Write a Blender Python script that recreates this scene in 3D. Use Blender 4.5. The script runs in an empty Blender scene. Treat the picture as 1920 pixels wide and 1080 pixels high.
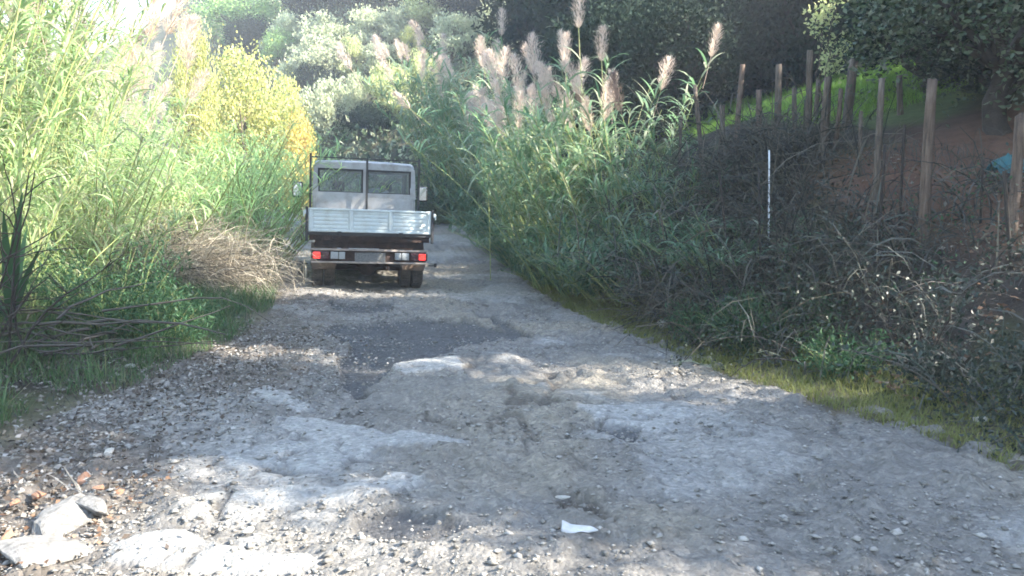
import bpy, bmesh, math
import numpy as np
from mathutils import Vector, Matrix, Euler

# ------------------------------------------------------------------ camera, sky, sun, exposure
SC = bpy.context.scene
COL = SC.collection
CAM_H, FPX, PITCH = 1.4, 1500.0, math.atan(145 / 1500)
cam_d = bpy.data.cameras.new('camera'); cam_d.sensor_width = 36.0; cam_d.lens = 36 * FPX / 1920
cam_d.clip_start = 0.05; cam_d.clip_end = 3000
cam = bpy.data.objects.new('camera', cam_d); COL.objects.link(cam)
cam.location = (0, 0, CAM_H); cam.rotation_euler = (math.pi / 2 - PITCH, 0, 0)
SC.camera = cam

SUN_EL = math.radians(33)
SUN_AZ = math.atan2(0.95, -0.27)              # measured from +Y towards +X
to_sun = Vector((math.sin(SUN_AZ) * math.cos(SUN_EL), math.cos(SUN_AZ) * math.cos(SUN_EL), math.sin(SUN_EL)))
world = bpy.data.worlds.new('World'); SC.world = world; world.use_nodes = True
wn = world.node_tree.nodes; wl = world.node_tree.links
for n in list(wn): wn.remove(n)
wo = wn.new('ShaderNodeOutputWorld'); wb = wn.new('ShaderNodeBackground'); ws = wn.new('ShaderNodeTexSky')
ws.sky_type = 'NISHITA'; ws.sun_disc = False; ws.sun_elevation = SUN_EL; ws.sun_rotation = SUN_AZ
ws.air_density = 1.3; ws.dust_density = 0.3; ws.ozone_density = 2.2
wb.inputs['Strength'].default_value = 0.10
wl.new(ws.outputs[0], wb.inputs[0]); wl.new(wb.outputs[0], wo.inputs[0])
sun_d = bpy.data.lights.new('sun', 'SUN'); sun_d.energy = 5.0; sun_d.angle = math.radians(0.55); sun_d.color = (1.0, 0.93, 0.80)
sun = bpy.data.objects.new('sun', sun_d); COL.objects.link(sun)
sun.rotation_euler = to_sun.to_track_quat('Z', 'Y').to_euler(); sun.location = (20, -10, 30)
SC.view_settings.view_transform = 'Standard'; SC.view_settings.look = 'None'
SC.view_settings.exposure = 2.85; SC.view_settings.gamma = 1.0; SC.view_settings.use_curve_mapping = False
SC.cycles.use_denoising = True
SC.cycles.use_adaptive_sampling = True; SC.cycles.adaptive_threshold = 0.03; SC.cycles.volume_bounces = 0
SC.cycles.max_bounces = 6; SC.cycles.diffuse_bounces = 2; SC.cycles.transmission_bounces = 4; SC.cycles.transparent_max_bounces = 6
SC.cycles.filter_width = 1.7

# ------------------------------------------------------------------ numpy helpers
def hash2(ix, iy, seed):
    h = (ix.astype(np.int64) * 374761393 + iy.astype(np.int64) * 668265263 + seed * 1442695041) & 0xffffffff
    h = ((h ^ (h >> 13)) * 1274126177) & 0xffffffff
    return ((h ^ (h >> 16)) & 0xffffff) / float(0xffffff)
def vnoise(x, y, seed=0):
    x = np.asarray(x, float); y = np.asarray(y, float)
    ix = np.floor(x); iy = np.floor(y); fx = x - ix; fy = y - iy
    fx = fx * fx * (3 - 2 * fx); fy = fy * fy * (3 - 2 * fy)
    a = hash2(ix, iy, seed); b = hash2(ix + 1, iy, seed); c = hash2(ix, iy + 1, seed); d = hash2(ix + 1, iy + 1, seed)
    return (a + (b - a) * fx) * (1 - fy) + (c + (d - c) * fx) * fy
def fbm(x, y, seed=0, oct=4, gain=0.5):
    s = 0; a = 1; t = 0
    for k in range(oct):
        s = s + a * vnoise(np.asarray(x) * 2 ** k, np.asarray(y) * 2 ** k, seed + k * 17); t += a; a *= gain
    return s / t
def sstep(a, b, x):
    t = np.clip((np.asarray(x, float) - a) / (b - a), 0, 1); return t * t * (3 - 2 * t)
def interp(y, pts):
    p = np.array(pts, float); return np.interp(y, p[:, 0], p[:, 1])

def at(px, py, d):                           # photograph pixel + distance ahead -> point of the place
    u = (px - 960) / FPX; v = -(py - 540) / FPX
    cy = math.cos(PITCH) + v * math.sin(PITCH); cz = -math.sin(PITCH) + v * math.cos(PITCH)
    return Vector((u / cy * d, d, CAM_H + cz / cy * d))

# ------------------------------------------------------------------ the lie of the land
XR = [(-60, 14), (-10, 6.0), (0, 4.0), (4, 2.95), (5.2, 2.55), (6.9, 1.92), (9.3, 1.35), (12, 0.92), (16.8, 0.28), (20, -0.15), (24, -0.8), (28, -1.6), (31, -2.9), (34, -5.2), (38, -9.5), (44, -17), (50, -25), (60, -38), (90, -80)]
XL = [(-60, 7), (-10, -0.8), (0, -2.6), (4.6, -2.95), (6.3, -2.85), (8.6, -2.85), (11, -3.2), (14.5, -4.15), (18, -5.2), (24, -6.7), (28, -8.0), (31, -9.6), (34, -12), (38, -16), (44, -24), (50, -32), (60, -46), (90, -90)]
RZ = [(-100, 0), (15, 0), (18, 0.1), (24, 0.5), (30, 0.9), (40, 1.35), (60, 1.9), (100, 3)]
def edge_r(y): return interp(y, XR)
def edge_l(y): return interp(y, XL)
def road_z(x, y):
    c = 0.5 * (edge_r(y) + edge_l(y))
    cross = 0.033 * sstep(8, 12.5, y) * (1 - sstep(19, 25, y))
    return interp(y, RZ) - cross * (x - c)
def H(x, y):
    x = np.asarray(x, float); y = np.asarray(y, float)
    sr = x - edge_r(y); sl = edge_l(y) - x
    rz = road_z(np.clip(x, edge_l(y), edge_r(y)), y)
    top = np.clip(1.3 + 0.19 * (y - 6.5), 1.15, 2.75)
    top = top * (1 - 0.45 * sstep(24, 34, y))
    srw = sr + 0.5 * (fbm(x * 0.7, y * 0.7, 5, 3) - 0.5)
    bank = 0.10 * sstep(0.1, 0.7, srw) + (top - 0.10) * sstep(0.55, 2.9, srw)
    bank = bank + 0.29 * np.maximum(sr - 2.6, 0) * (1 - 0.25 * sstep(60, 200, sr))
    bank = bank + 0.25 * (fbm(x * 0.5, y * 0.5, 9, 3) - 0.5) * sstep(0.5, 2, sr)
    left = 0.22 * sstep(0.2, 2.5, sl) + 0.03 * np.clip(sl, 0, 40) + 0.22 * (fbm(x * 0.8, y * 0.8, 21, 3) - 0.5) * sstep(0.2, 1.5, sl)
    z = rz + np.where(sr > 0, bank, 0) + np.where(sl > 0, left, 0)
    # hillside closing the valley
    az = x / np.maximum(y, 1)
    f = 0.30 + 0.70 * sstep(-0.50, -0.10, az)
    yy = np.maximum(y - 40 - 0.0 * x, 0)
    hill = f * (0.40 * yy * (1 - 0.5 * sstep(110, 260, y)))
    z = z + hill + 1.0 * (fbm(x * 0.08, y * 0.08, 33, 3) - 0.5) * sstep(45, 70, y)
    return z
def Hf(x, y): return float(H(np.array([x]), np.array([y]))[0])
def on_ground(px, py, dmin=2.0, dmax=200):
    d = np.concatenate([np.arange(dmin, 40, 0.05), np.arange(40, dmax, 0.4)])
    a = at(px, py, 1.0); k = (a.z - CAM_H); u = a.x
    z = CAM_H + k * d; h = H(u * d, d)
    i = np.argmax(h >= z)
    if not (h >= z).any(): i = len(d) - 1
    return float(u * d[i]), float(d[i]), float(h[i])

# ------------------------------------------------------------------ mesh + object helpers
def mesh_np(name, V, F, mat=None, smooth=False, attrs=None):
    V = np.asarray(V, np.float32); F = np.asarray(F, np.int32)
    me = bpy.data.meshes.new(name); k = F.shape[1]; n = len(F)
    me.vertices.add(len(V)); me.vertices.foreach_set('co', V.ravel())
    me.loops.add(n * k); me.loops.foreach_set('vertex_index', F.ravel())
    me.polygons.add(n); me.polygons.foreach_set('loop_start', np.arange(0, n * k, k, dtype=np.int32))
    if attrs:
        for an, av in attrs.items():
            if av.ndim == 1:
                a = me.attributes.new(an, 'FLOAT', 'POINT'); a.data.foreach_set('value', av.astype(np.float32))
            else:
                a = me.attributes.new(an, 'FLOAT_COLOR', 'POINT'); a.data.foreach_set('color', np.c_[av, np.ones(len(av))].astype(np.float32).ravel())
    me.update(calc_edges=True); me.validate()
    if smooth: me.polygons.foreach_set('use_smooth', np.ones(n, bool))
    if mat: me.materials.append(mat)
    return me
def link(name, me, parent=None, loc=None, rot=None, scale=None):
    o = bpy.data.objects.new(name, me); COL.objects.link(o)
    if parent is not None: o.parent = parent
    if loc is not None: o.location = loc
    if rot is not None: o.rotation_euler = rot
    if scale is not None: o.scale = scale if hasattr(scale, '__len__') else (scale,) * 3
    return o
def tag(o, label=None, cat=None, group=None, kind=None):
    if label: o['label'] = label
    if cat: o['category'] = cat
    if group: o['group'] = group
    if kind: o['kind'] = kind
    return o
def thing(name, label, cat, loc=(0, 0, 0), rot=(0, 0, 0), group=None, scale=1):
    o = link(name, None, None, loc, rot, scale); o.empty_display_size = 0.2
    return tag(o, label, cat, group)

class Geo:                                  # quads only
    def __init__(s): s.V = []; s.F = []; s.n = 0
    def add(s, V, F):
        s.V.append(np.asarray(V, float).reshape(-1, 3)); s.F.append(np.asarray(F, int) + s.n); s.n += len(s.V[-1])
    def mesh(s, name, mat, smooth=False): return mesh_np(name, np.concatenate(s.V), np.concatenate(s.F), mat, smooth)

def ribbons(base, az, elev, length, width, droop, K=4, twist=None, taper=1.0):
    """arched blades: base (N,3), heading az, start elevation, droop = total bend in radians"""
    N = len(az); pts = np.zeros((N, K + 1, 3)); pts[:, 0] = base
    for k in range(K):
        e = elev - droop * ((k + 0.5) / K) ** 1.3
        step = (length / K)[:, None] * np.stack([np.cos(e) * np.cos(az), np.cos(e) * np.sin(az), np.sin(e)], 1)
        pts[:, k + 1] = pts[:, k] + step
    side = np.stack([-np.sin(az), np.cos(az), np.zeros(N)], 1)
    if twist is not None:
        side = side * np.cos(twist)[:, None] + np.stack([np.zeros(N), np.zeros(N), np.ones(N)], 1) * np.sin(twist)[:, None]
    t = np.linspace(0, 1, K + 1); prof = np.clip(np.minimum(0.45 + 2.2 * t, 1.0) * (1 - t ** 2.2 * taper) + 0.03, 0.03, 1)
    w = width[:, None] * prof[None]
    L = pts - side[:, None] * w[..., None] * 0.5; R = pts + side[:, None] * w[..., None] * 0.5
    V = np.stack([L, R], 2).reshape(N, -1, 3)
    q = np.array([[2 * k, 2 * k + 1, 2 * k + 3, 2 * k + 2] for k in range(K)])
    F = (q[None] + (np.arange(N) * (2 * K + 2))[:, None, None]).reshape(-1, 4)
    return V.reshape(-1, 3), F, pts
def tubes(pts, rad, m=5):
    """pts (N,K,3), rad (N,K) -> open tubes with m sides"""
    N, K, _ = pts.shape
    tan = np.gradient(pts, axis=1); tan /= np.linalg.norm(tan, axis=2, keepdims=True) + 1e-9
    ref = np.where(np.abs(tan[..., 2:3]) > 0.8, np.array([1.0, 0, 0]), np.array([0, 0, 1.0]))
    ref = np.broadcast_to(ref[:, :1], tan.shape)
    u = np.cross(ref, tan); u /= np.linalg.norm(u, axis=2, keepdims=True) + 1e-9
    v = np.cross(tan, u)
    a = np.arange(m) * 2 * math.pi / m
    V = pts[:, :, None] + rad[:, :, None, None] * (np.cos(a)[None, None, :, None] * u[:, :, None] + np.sin(a)[None, None, :, None] * v[:, :, None])
    i = np.arange(m); j = (i + 1) % m
    q = np.concatenate([np.stack([k * m + i, k * m + j, (k + 1) * m + j, (k + 1) * m + i], 1) for k in range(K - 1)])
    F = (q[None] + (np.arange(N) * K * m)[:, None, None]).reshape(-1, 4)
    return V.reshape(-1, 3), F
def cards(C, D, L, W, rng, fold=0.25):
    """leaf-shaped quads: centre, pointing direction, length, width"""
    N = len(C); D = D / (np.linalg.norm(D, axis=1, keepdims=True) + 1e-9)
    r = rng.normal(size=(N, 3)); S = np.cross(D, r); S /= np.linalg.norm(S, axis=1, keepdims=True) + 1e-9
    Nn = np.cross(D, S)
    a = C - D * L[:, None] * 0.5; b = C + D * L[:, None] * 0.5
    m = C - D * L[:, None] * 0.08 + Nn * (W * fold)[:, None]
    V = np.stack([a, m + S * W[:, None] * 0.5, b, m - S * W[:, None] * 0.5], 1).reshape(-1, 3)
    F = np.arange(4 * N).reshape(-1, 4)
    return V, F
def arcs(base, az, elev, length, droop, rng, K=7, wob=0.06):
    N = len(az); pts = np.zeros((N, K, 3)); pts[:, 0] = base; a = az.copy()
    for k in range(K - 1):
        e = elev - droop * (k + 0.5) / (K - 1); a = a + rng.normal(0, 0.16, N)
        st = (length / (K - 1))[:, None]
        pts[:, k + 1] = pts[:, k] + st * np.stack([np.cos(e) * np.cos(a), np.cos(e) * np.sin(a), np.sin(e)], 1) + st * rng.normal(0, wob, (N, 3))
    return pts

# ------------------------------------------------------------------ materials
def nodes_of(name):
    m = bpy.data.materials.new(name); m.use_nodes = True
    nt = m.node_tree; b = nt.nodes['Principled BSDF']; return m, nt, b
def ramp(nt, cols, pos=None, interp_='LINEAR'):
    r = nt.nodes.new('ShaderNodeValToRGB'); r.color_ramp.interpolation = interp_
    el = r.color_ramp.elements
    while len(el) < len(cols): el.new(0.5)
    for i, c in enumerate(cols):
        el[i].position = pos[i] if pos else i / (len(cols) - 1); el[i].color = (*c, 1)
    return r
def noise_node(nt, scale, detail=4, rough=0.55, coord='Object'):
    tc = nt.nodes.new('ShaderNodeTexCoord'); n = nt.nodes.new('ShaderNodeTexNoise')
    n.inputs['Scale'].default_value = scale; n.inputs['Detail'].default_value = detail; n.inputs['Roughness'].default_value = rough
    nt.links.new(tc.outputs[coord], n.inputs['Vector']); return n
def leaf_mat(name, cols, trans=0.4, rough=0.5, spec=0.35, obvar=0.25):
    m, nt, b = nodes_of(name); ln = nt.links
    g = nt.nodes.new('ShaderNodeNewGeometry'); r = ramp(nt, cols)
    ln.new(g.outputs['Random Per Island'], r.inputs[0])
    oi = nt.nodes.new('ShaderNodeObjectInfo'); hs = nt.nodes.new('ShaderNodeHueSaturation')
    mr = nt.nodes.new('ShaderNodeMapRange'); mr.inputs['To Min'].default_value = 1 - obvar; mr.inputs['To Max'].default_value = 1 + obvar
    ln.new(oi.outputs['Random'], mr.inputs[0]); ln.new(mr.outputs[0], hs.inputs['Value']); ln.new(r.outputs[0], hs.inputs['Color'])
    ln.new(hs.outputs[0], b.inputs['Base Color']); b.inputs['Roughness'].default_value = rough
    b.inputs['Specular IOR Level'].default_value = spec
    t = nt.nodes.new('ShaderNodeBsdfTranslucent'); mx = nt.nodes.new('ShaderNodeMixShader'); mx.inputs[0].default_value = trans
    ln.new(hs.outputs[0], t.inputs[0]); ln.new(b.outputs[0], mx.inputs[1]); ln.new(t.outputs[0], mx.inputs[2])
    ln.new(mx.outputs[0], nt.nodes['Material Output'].inputs[0]); return m
def rough_mat(name, cols, scale=8, rough=0.85, bump=0.3, bscale=40, spec=0.3, metal=0, pos=None, coord='Object', stretch=None):
    m, nt, b = nodes_of(name); ln = nt.links
    n = noise_node(nt, scale, 6, 0.6, coord)
    if stretch:
        mp = nt.nodes.new('ShaderNodeMapping'); mp.inputs['Scale'].default_value = stretch
        tc = [x for x in nt.nodes if x.type == 'TEX_COORD'][0]
        ln.new(tc.outputs[coord], mp.inputs[0]); ln.new(mp.outputs[0], n.inputs['Vector'])
    r = ramp(nt, cols, pos or [0.3 + 0.4 * i / (len(cols) - 1) for i in range(len(cols))]); ln.new(n.outputs[0], r.inputs[0]); ln.new(r.outputs[0], b.inputs['Base Color'])
    b.inputs['Roughness'].default_value = rough; b.inputs['Specular IOR Level'].default_value = spec; b.inputs['Metallic'].default_value = metal
    if bump:
        n2 = noise_node(nt, bscale, 4, 0.6, coord); bp = nt.nodes.new('ShaderNodeBump'); bp.inputs['Strength'].default_value = bump; bp.inputs['Distance'].default_value = 0.02
        ln.new(n2.outputs[0], bp.inputs['Height']); ln.new(bp.outputs[0], b.inputs['Normal'])
    return m
def island_mat(name, cols, rough=0.85, bump=0.4, bscale=60, spec=0.25):
    m, nt, b = nodes_of(name); ln = nt.links
    g = nt.nodes.new('ShaderNodeNewGeometry'); r = ramp(nt, cols); ln.new(g.outputs['Random Per Island'], r.inputs[0])
    n = noise_node(nt, 30, 4); mx = nt.nodes.new('ShaderNodeMixRGB'); mx.blend_type = 'OVERLAY'; mx.inputs[0].default_value = 0.5
    ln.new(r.outputs[0], mx.inputs[1]); ln.new(n.outputs[0], mx.inputs[2]); ln.new(mx.outputs[0], b.inputs['Base Color'])
    b.inputs['Roughness'].default_value = rough; b.inputs['Specular IOR Level'].default_value = spec
    if bump:
        n2 = noise_node(nt, bscale, 4); bp = nt.nodes.new('ShaderNodeBump'); bp.inputs['Strength'].default_value = bump; bp.inputs['Distance'].default_value = 0.01
        ln.new(n2.outputs[0], bp.inputs['Height']); ln.new(bp.outputs[0], b.inputs['Normal'])
    return m
def plain(name, col, rough=0.5, metal=0, spec=0.5, emit=None, es=0):
    m, nt, b = nodes_of(name); b.inputs['Base Color'].default_value = (*col, 1); b.inputs['Roughness'].default_value = rough
    b.inputs['Metallic'].default_value = metal; b.inputs['Specular IOR Level'].default_value = spec
    if emit: b.inputs['Emission Color'].default_value = (*emit, 1); b.inputs['Emission Strength'].default_value = es
    return m

M = {}
M['reed_leaf'] = leaf_mat('reed_leaf', [(0.26, 0.42, 0.17), (0.36, 0.50, 0.23), (0.44, 0.54, 0.30), (0.56, 0.53, 0.38)], 0.52, 0.45, 0.4, 0.12)  # pale leaf; part of the sun's brightness is put into its colour
M['reed_leaf_shade'] = leaf_mat('reed_leaf_shaded', [(0.055, 0.13, 0.065), (0.09, 0.18, 0.095), (0.13, 0.23, 0.13), (0.22, 0.25, 0.17)], 0.4, 0.42, 0.5, 0.15)  # darker copy of the reed leaf, with the bank's shade in its colour
M['reed_leaf_lit'] = leaf_mat('reed_leaf_blue_green_lit', [(0.12, 0.24, 0.11), (0.19, 0.32, 0.17), (0.28, 0.40, 0.24), (0.42, 0.44, 0.32)], 0.52, 0.4, 0.5, 0.1)  # blue-green leaf, colour brightened for sunlight the facing blades miss
M['cane'] = island_mat('reed_cane', [(0.20, 0.27, 0.09), (0.27, 0.31, 0.12), (0.33, 0.32, 0.16)], 0.6, 0.1)
M['plume'] = leaf_mat('reed_plume', [(0.56, 0.44, 0.37), (0.70, 0.58, 0.50), (0.80, 0.71, 0.63)], 0.5, 0.8, 0.1, 0.12)
M['plume_dark'] = leaf_mat('reed_plume_brown', [(0.20, 0.15, 0.13), (0.28, 0.22, 0.19)], 0.5, 0.8, 0.1, 0.1)
M['fine_reed'] = leaf_mat('fine_reed_leaf', [(0.30, 0.52, 0.21), (0.40, 0.60, 0.26), (0.48, 0.62, 0.32)], 0.55, 0.5, 0.3, 0.05)
M['yellow'] = leaf_mat('yellow_leaf', [(0.34, 0.42, 0.15), (0.54, 0.55, 0.18), (0.62, 0.59, 0.20), (0.58, 0.55, 0.30), (0.32, 0.42, 0.17)], 0.45, 0.55, 0.25, 0.1)
M['orange'] = leaf_mat('orange_yellow_leaf', [(0.62, 0.50, 0.14), (0.68, 0.60, 0.18), (0.62, 0.44, 0.22), (0.48, 0.52, 0.20)], 0.45, 0.55, 0.25, 0.1)
M['olive'] = leaf_mat('olive_leaf', [(0.42, 0.48, 0.30), (0.52, 0.56, 0.37), (0.62, 0.64, 0.45)], 0.45, 0.5, 0.35, 0.18)
M['olive_warm'] = leaf_mat('olive_leaf_warm', [(0.41, 0.48, 0.21), (0.52, 0.56, 0.27), (0.61, 0.62, 0.35)], 0.45, 0.5, 0.3, 0.1)
M['green'] = leaf_mat('bright_green_leaf', [(0.22, 0.38, 0.14), (0.33, 0.49, 0.19), (0.42, 0.55, 0.25)], 0.45, 0.5, 0.3, 0.1)
M['dark'] = leaf_mat('evergreen_leaf', [(0.012, 0.024, 0.016), (0.022, 0.038, 0.024), (0.032, 0.048, 0.034)], 0.12, 0.7, 0.12, 0.2)
M['oak'] = leaf_mat('oak_leaf', [(0.04, 0.07, 0.035), (0.06, 0.10, 0.045), (0.10, 0.14, 0.08), (0.16, 0.17, 0.11)], 0.25, 0.45, 0.5, 0.1)
M['weed'] = leaf_mat('weed_leaf', [(0.03, 0.08, 0.035), (0.05, 0.12, 0.055), (0.08, 0.16, 0.075)], 0.35, 0.5, 0.3, 0.1)
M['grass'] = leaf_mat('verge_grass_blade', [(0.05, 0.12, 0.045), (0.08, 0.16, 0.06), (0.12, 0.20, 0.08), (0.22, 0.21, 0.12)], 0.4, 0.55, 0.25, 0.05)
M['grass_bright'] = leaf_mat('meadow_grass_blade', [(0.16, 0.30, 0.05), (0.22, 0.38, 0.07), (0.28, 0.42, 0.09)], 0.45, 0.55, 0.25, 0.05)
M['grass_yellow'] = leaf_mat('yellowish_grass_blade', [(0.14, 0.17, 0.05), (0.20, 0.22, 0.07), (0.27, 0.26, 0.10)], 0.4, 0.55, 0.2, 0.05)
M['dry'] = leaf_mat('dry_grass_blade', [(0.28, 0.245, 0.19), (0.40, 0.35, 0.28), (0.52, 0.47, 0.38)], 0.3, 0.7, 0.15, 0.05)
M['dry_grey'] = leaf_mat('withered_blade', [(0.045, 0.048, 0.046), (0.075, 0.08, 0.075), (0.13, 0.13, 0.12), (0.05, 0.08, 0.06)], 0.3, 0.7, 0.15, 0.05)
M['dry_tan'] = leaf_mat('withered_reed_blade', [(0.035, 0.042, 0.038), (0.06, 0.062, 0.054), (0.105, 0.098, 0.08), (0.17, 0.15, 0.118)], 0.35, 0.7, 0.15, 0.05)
M['dead_leaf'] = leaf_mat('dead_leaf', [(0.10, 0.06, 0.04), (0.20, 0.12, 0.08), (0.22, 0.18, 0.14), (0.28, 0.26, 0.23)], 0.1, 0.8, 0.15, 0.05)
M['chips'] = leaf_mat('road_edge_chips', [(0.09, 0.07, 0.06), (0.16, 0.14, 0.12), (0.26, 0.24, 0.22), (0.36, 0.34, 0.32)], 0.0, 0.85, 0.15, 0.05)
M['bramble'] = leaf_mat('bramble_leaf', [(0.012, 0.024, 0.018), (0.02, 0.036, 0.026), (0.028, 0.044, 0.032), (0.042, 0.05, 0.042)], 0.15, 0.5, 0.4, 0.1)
M['bark'] = rough_mat('bark', [(0.06, 0.045, 0.035), (0.14, 0.11, 0.085), (0.22, 0.18, 0.14)], 9, 0.9, 0.6, 30, stretch=(4, 4, 0.8))
M['bark_dark'] = rough_mat('dark_bark', [(0.025, 0.02, 0.018), (0.06, 0.05, 0.045)], 9, 0.9, 0.6, 30)
M['bark_pale'] = rough_mat('pale_bark', [(0.30, 0.27, 0.22), (0.48, 0.44, 0.38)], 9, 0.9, 0.4, 30)
M['twig'] = island_mat('twig', [(0.04, 0.036, 0.034), (0.075, 0.066, 0.06), (0.13, 0.115, 0.10)], 0.85, 0.2)
M['post'] = rough_mat('weathered_post_wood', [(0.045, 0.036, 0.029), (0.11, 0.086, 0.068), (0.20, 0.165, 0.13)], 7, 0.85, 0.7, 50, stretch=(6, 6, 0.7))
M['post_red'] = rough_mat('reddish_post_wood', [(0.05, 0.036, 0.029), (0.125, 0.088, 0.068), (0.20, 0.15, 0.118)], 7, 0.85, 0.7, 50, stretch=(6, 6, 0.7))
M['stake'] = rough_mat('dark_stake', [(0.02, 0.017, 0.015), (0.05, 0.04, 0.035)], 12, 0.85, 0.4, 60)
M['stone'] = island_mat('road_stone', [(0.13, 0.122, 0.112), (0.20, 0.19, 0.175), (0.26, 0.245, 0.225), (0.35, 0.335, 0.315)], 0.85, 0.4)
M['pale_stone'] = rough_mat('pale_stone', [(0.34, 0.32, 0.29), (0.52, 0.50, 0.46)], 12, 0.85, 0.5, 50)
M['concrete'] = rough_mat('broken_concrete', [(0.12, 0.115, 0.105), (0.22, 0.21, 0.20), (0.30, 0.29, 0.275)], 6, 0.9, 0.5, 45)
M['brick'] = rough_mat('broken_brick', [(0.22, 0.13, 0.09), (0.40, 0.20, 0.12), (0.46, 0.33, 0.25)], 18, 0.9, 0.5, 45)
M['paper'] = rough_mat('white_paper', [(0.42, 0.42, 0.42), (0.62, 0.62, 0.63)], 14, 0.75, 0.3, 60)
M['tarp'] = rough_mat('turquoise_tarpaulin', [(0.03, 0.10, 0.12), (0.045, 0.17, 0.19)], 5, 0.5, 0.3, 20)
M['white_pole'] = plain('white_pole_paint', (0.62, 0.66, 0.72), 0.5)

# ------------------------------------------------------------------ ground
def axis(dense0, dense1, step, lo, hi, grow=1.13):
    a = list(np.arange(dense0, dense1 + 1e-6, step)); s = step; x = a[-1]
    while x < hi: s *= grow; x += s; a.append(x)
    s = step; x = a[0]; b = []
    while x > lo: s *= grow; x -= s; b.append(x)
    return np.array(b[::-1] + a)
gx = axis(-13, 12, 0.16, -700, 700); gy = axis(0, 30, 0.16, -500, 900, 1.09)
X, Y = np.meshgrid(gx, gy); Z = H(X, Y)
inside = np.minimum(edge_r(Y) - X, X - edge_l(Y))
Z = Z - 0.22 * sstep(-0.02, 0.5, inside) + 0.05 * (fbm(X * 2.5, Y * 2.5, 3, 3) - 0.5) * sstep(0, 0.3, -inside)
nx, ny = len(gx), len(gy); idx = np.arange(nx * ny).reshape(ny, nx)
F = np.stack([idx[:-1, :-1], idx[:-1, 1:], idx[1:, 1:], idx[1:, :-1]], -1).reshape(-1, 4)
sr = X - edge_r(Y); sl = edge_l(Y) - X
soil = np.array([0.05, 0.042, 0.038]); red = np.array([0.15, 0.085, 0.06]); grs = np.array([0.075, 0.105, 0.035]); drt = np.array([0.17, 0.145, 0.115]); hil = np.array([0.12, 0.115, 0.07])
g1 = fbm(X * 0.9, Y * 0.9, 61, 4)
c = soil[None, None] * np.ones(X.shape + (1,))
def mixc(c, col, w): return c * (1 - w[..., None]) + col * w[..., None]
c = mixc(c, grs, sstep(0.45, 0.6, g1) * 0.7)
c = mixc(c, red, sstep(2.0, 2.6, sr) * (1 - sstep(5, 7, sr)) * (1 - sstep(9.5, 11, Y)) * 0.95)
c = mixc(c, grs * 1.2, sstep(3.0, 4.0, sr) * sstep(10.5, 12.5, Y) * (1 - sstep(26, 34, Y)))
c = mixc(c, drt, (1 - sstep(0.0, 0.9, np.maximum(sr, sl))) * 0.85)
c = mixc(c, hil * (0.6 + 0.8 * fbm(X * 0.2, Y * 0.2, 71, 4))[..., None], sstep(36, 44, Y))
m, nt, b = nodes_of('ground_soil'); ln = nt.links
va = nt.nodes.new('ShaderNodeAttribute'); va.attribute_name = 'tint'
n1 = noise_node(nt, 5, 8, 0.65); mx = nt.nodes.new('ShaderNodeMixRGB'); mx.blend_type = 'OVERLAY'; mx.inputs[0].default_value = 0.7
ln.new(va.outputs['Color'], mx.inputs[1]); ln.new(n1.outputs[0], mx.inputs[2]); ln.new(mx.outputs[0], b.inputs['Base Color'])
b.inputs['Roughness'].default_value = 0.95; b.inputs['Specular IOR Level'].default_value = 0.15
n2 = noise_node(nt, 18, 8, 0.7); bp = nt.nodes.new('ShaderNodeBump'); bp.inputs['Distance'].default_value = 0.06; bp.inputs['Strength'].default_value = 0.8
ln.new(n2.outputs[0], bp.inputs['Height']); ln.new(bp.outputs[0], b.inputs['Normal']); M['ground'] = m
tag(link('ground', mesh_np('ground', np.stack([X, Y, Z], -1).reshape(-1, 3), F, M['ground'], True, {'tint': c.reshape(-1, 3)})), kind='structure')

# ------------------------------------------------------------------ road with broken asphalt
def poly_sd(x, y, poly):
    P = np.array(poly); Q = np.roll(P, -1, 0); d = np.full(x.shape, 1e9); ins = np.zeros(x.shape, bool)
    for (ax, ay), (bx_, by_) in zip(P, Q):
        ex, ey = bx_ - ax, by_ - ay; t = np.clip(((x - ax) * ex + (y - ay) * ey) / (ex * ex + ey * ey + 1e-12), 0, 1)
        d = np.minimum(d, np.hypot(x - ax - t * ex, y - ay - t * ey))
        cond = ((ay > y) != (by_ > y)); ins ^= cond & (x < (bx_ - ax) * (y - ay) / ((by_ - ay) + 1e-12) + ax)
    return np.where(ins, d, -d)
def zoompoly(pts): # flat-road footprint of a patch seen in the photograph
    out = []
    for (a, b_) in pts:
        px, py = 300 + a / 1.92, 540 + b_ / 1.92
        d = CAM_H / ((py - 395) / FPX) ; q = at(px, py, 1.0); dd = -CAM_H / (q.z - CAM_H); out.append((q.x * dd, dd))
    return out
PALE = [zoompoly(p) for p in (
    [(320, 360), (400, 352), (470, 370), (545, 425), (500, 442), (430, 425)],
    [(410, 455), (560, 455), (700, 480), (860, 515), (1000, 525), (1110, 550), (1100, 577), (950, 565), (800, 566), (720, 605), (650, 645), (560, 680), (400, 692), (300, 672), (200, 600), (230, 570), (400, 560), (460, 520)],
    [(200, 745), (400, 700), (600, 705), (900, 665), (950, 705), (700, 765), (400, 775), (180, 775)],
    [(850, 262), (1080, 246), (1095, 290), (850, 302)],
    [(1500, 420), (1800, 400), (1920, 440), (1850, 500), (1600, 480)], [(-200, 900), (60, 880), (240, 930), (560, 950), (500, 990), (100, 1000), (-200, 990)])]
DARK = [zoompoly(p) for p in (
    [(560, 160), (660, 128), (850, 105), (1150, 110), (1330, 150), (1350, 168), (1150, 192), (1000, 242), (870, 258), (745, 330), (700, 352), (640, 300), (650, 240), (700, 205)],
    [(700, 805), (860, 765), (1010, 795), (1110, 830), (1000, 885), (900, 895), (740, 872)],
    [(1560, 470), (1750, 480), (1700, 520), (1560, 500)], [(600, 60), (850, 55), (830, 85), (640, 90)], [(1130, 70), (1260, 110), (1370, 165), (1290, 150), (1160, 95)])]
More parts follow.
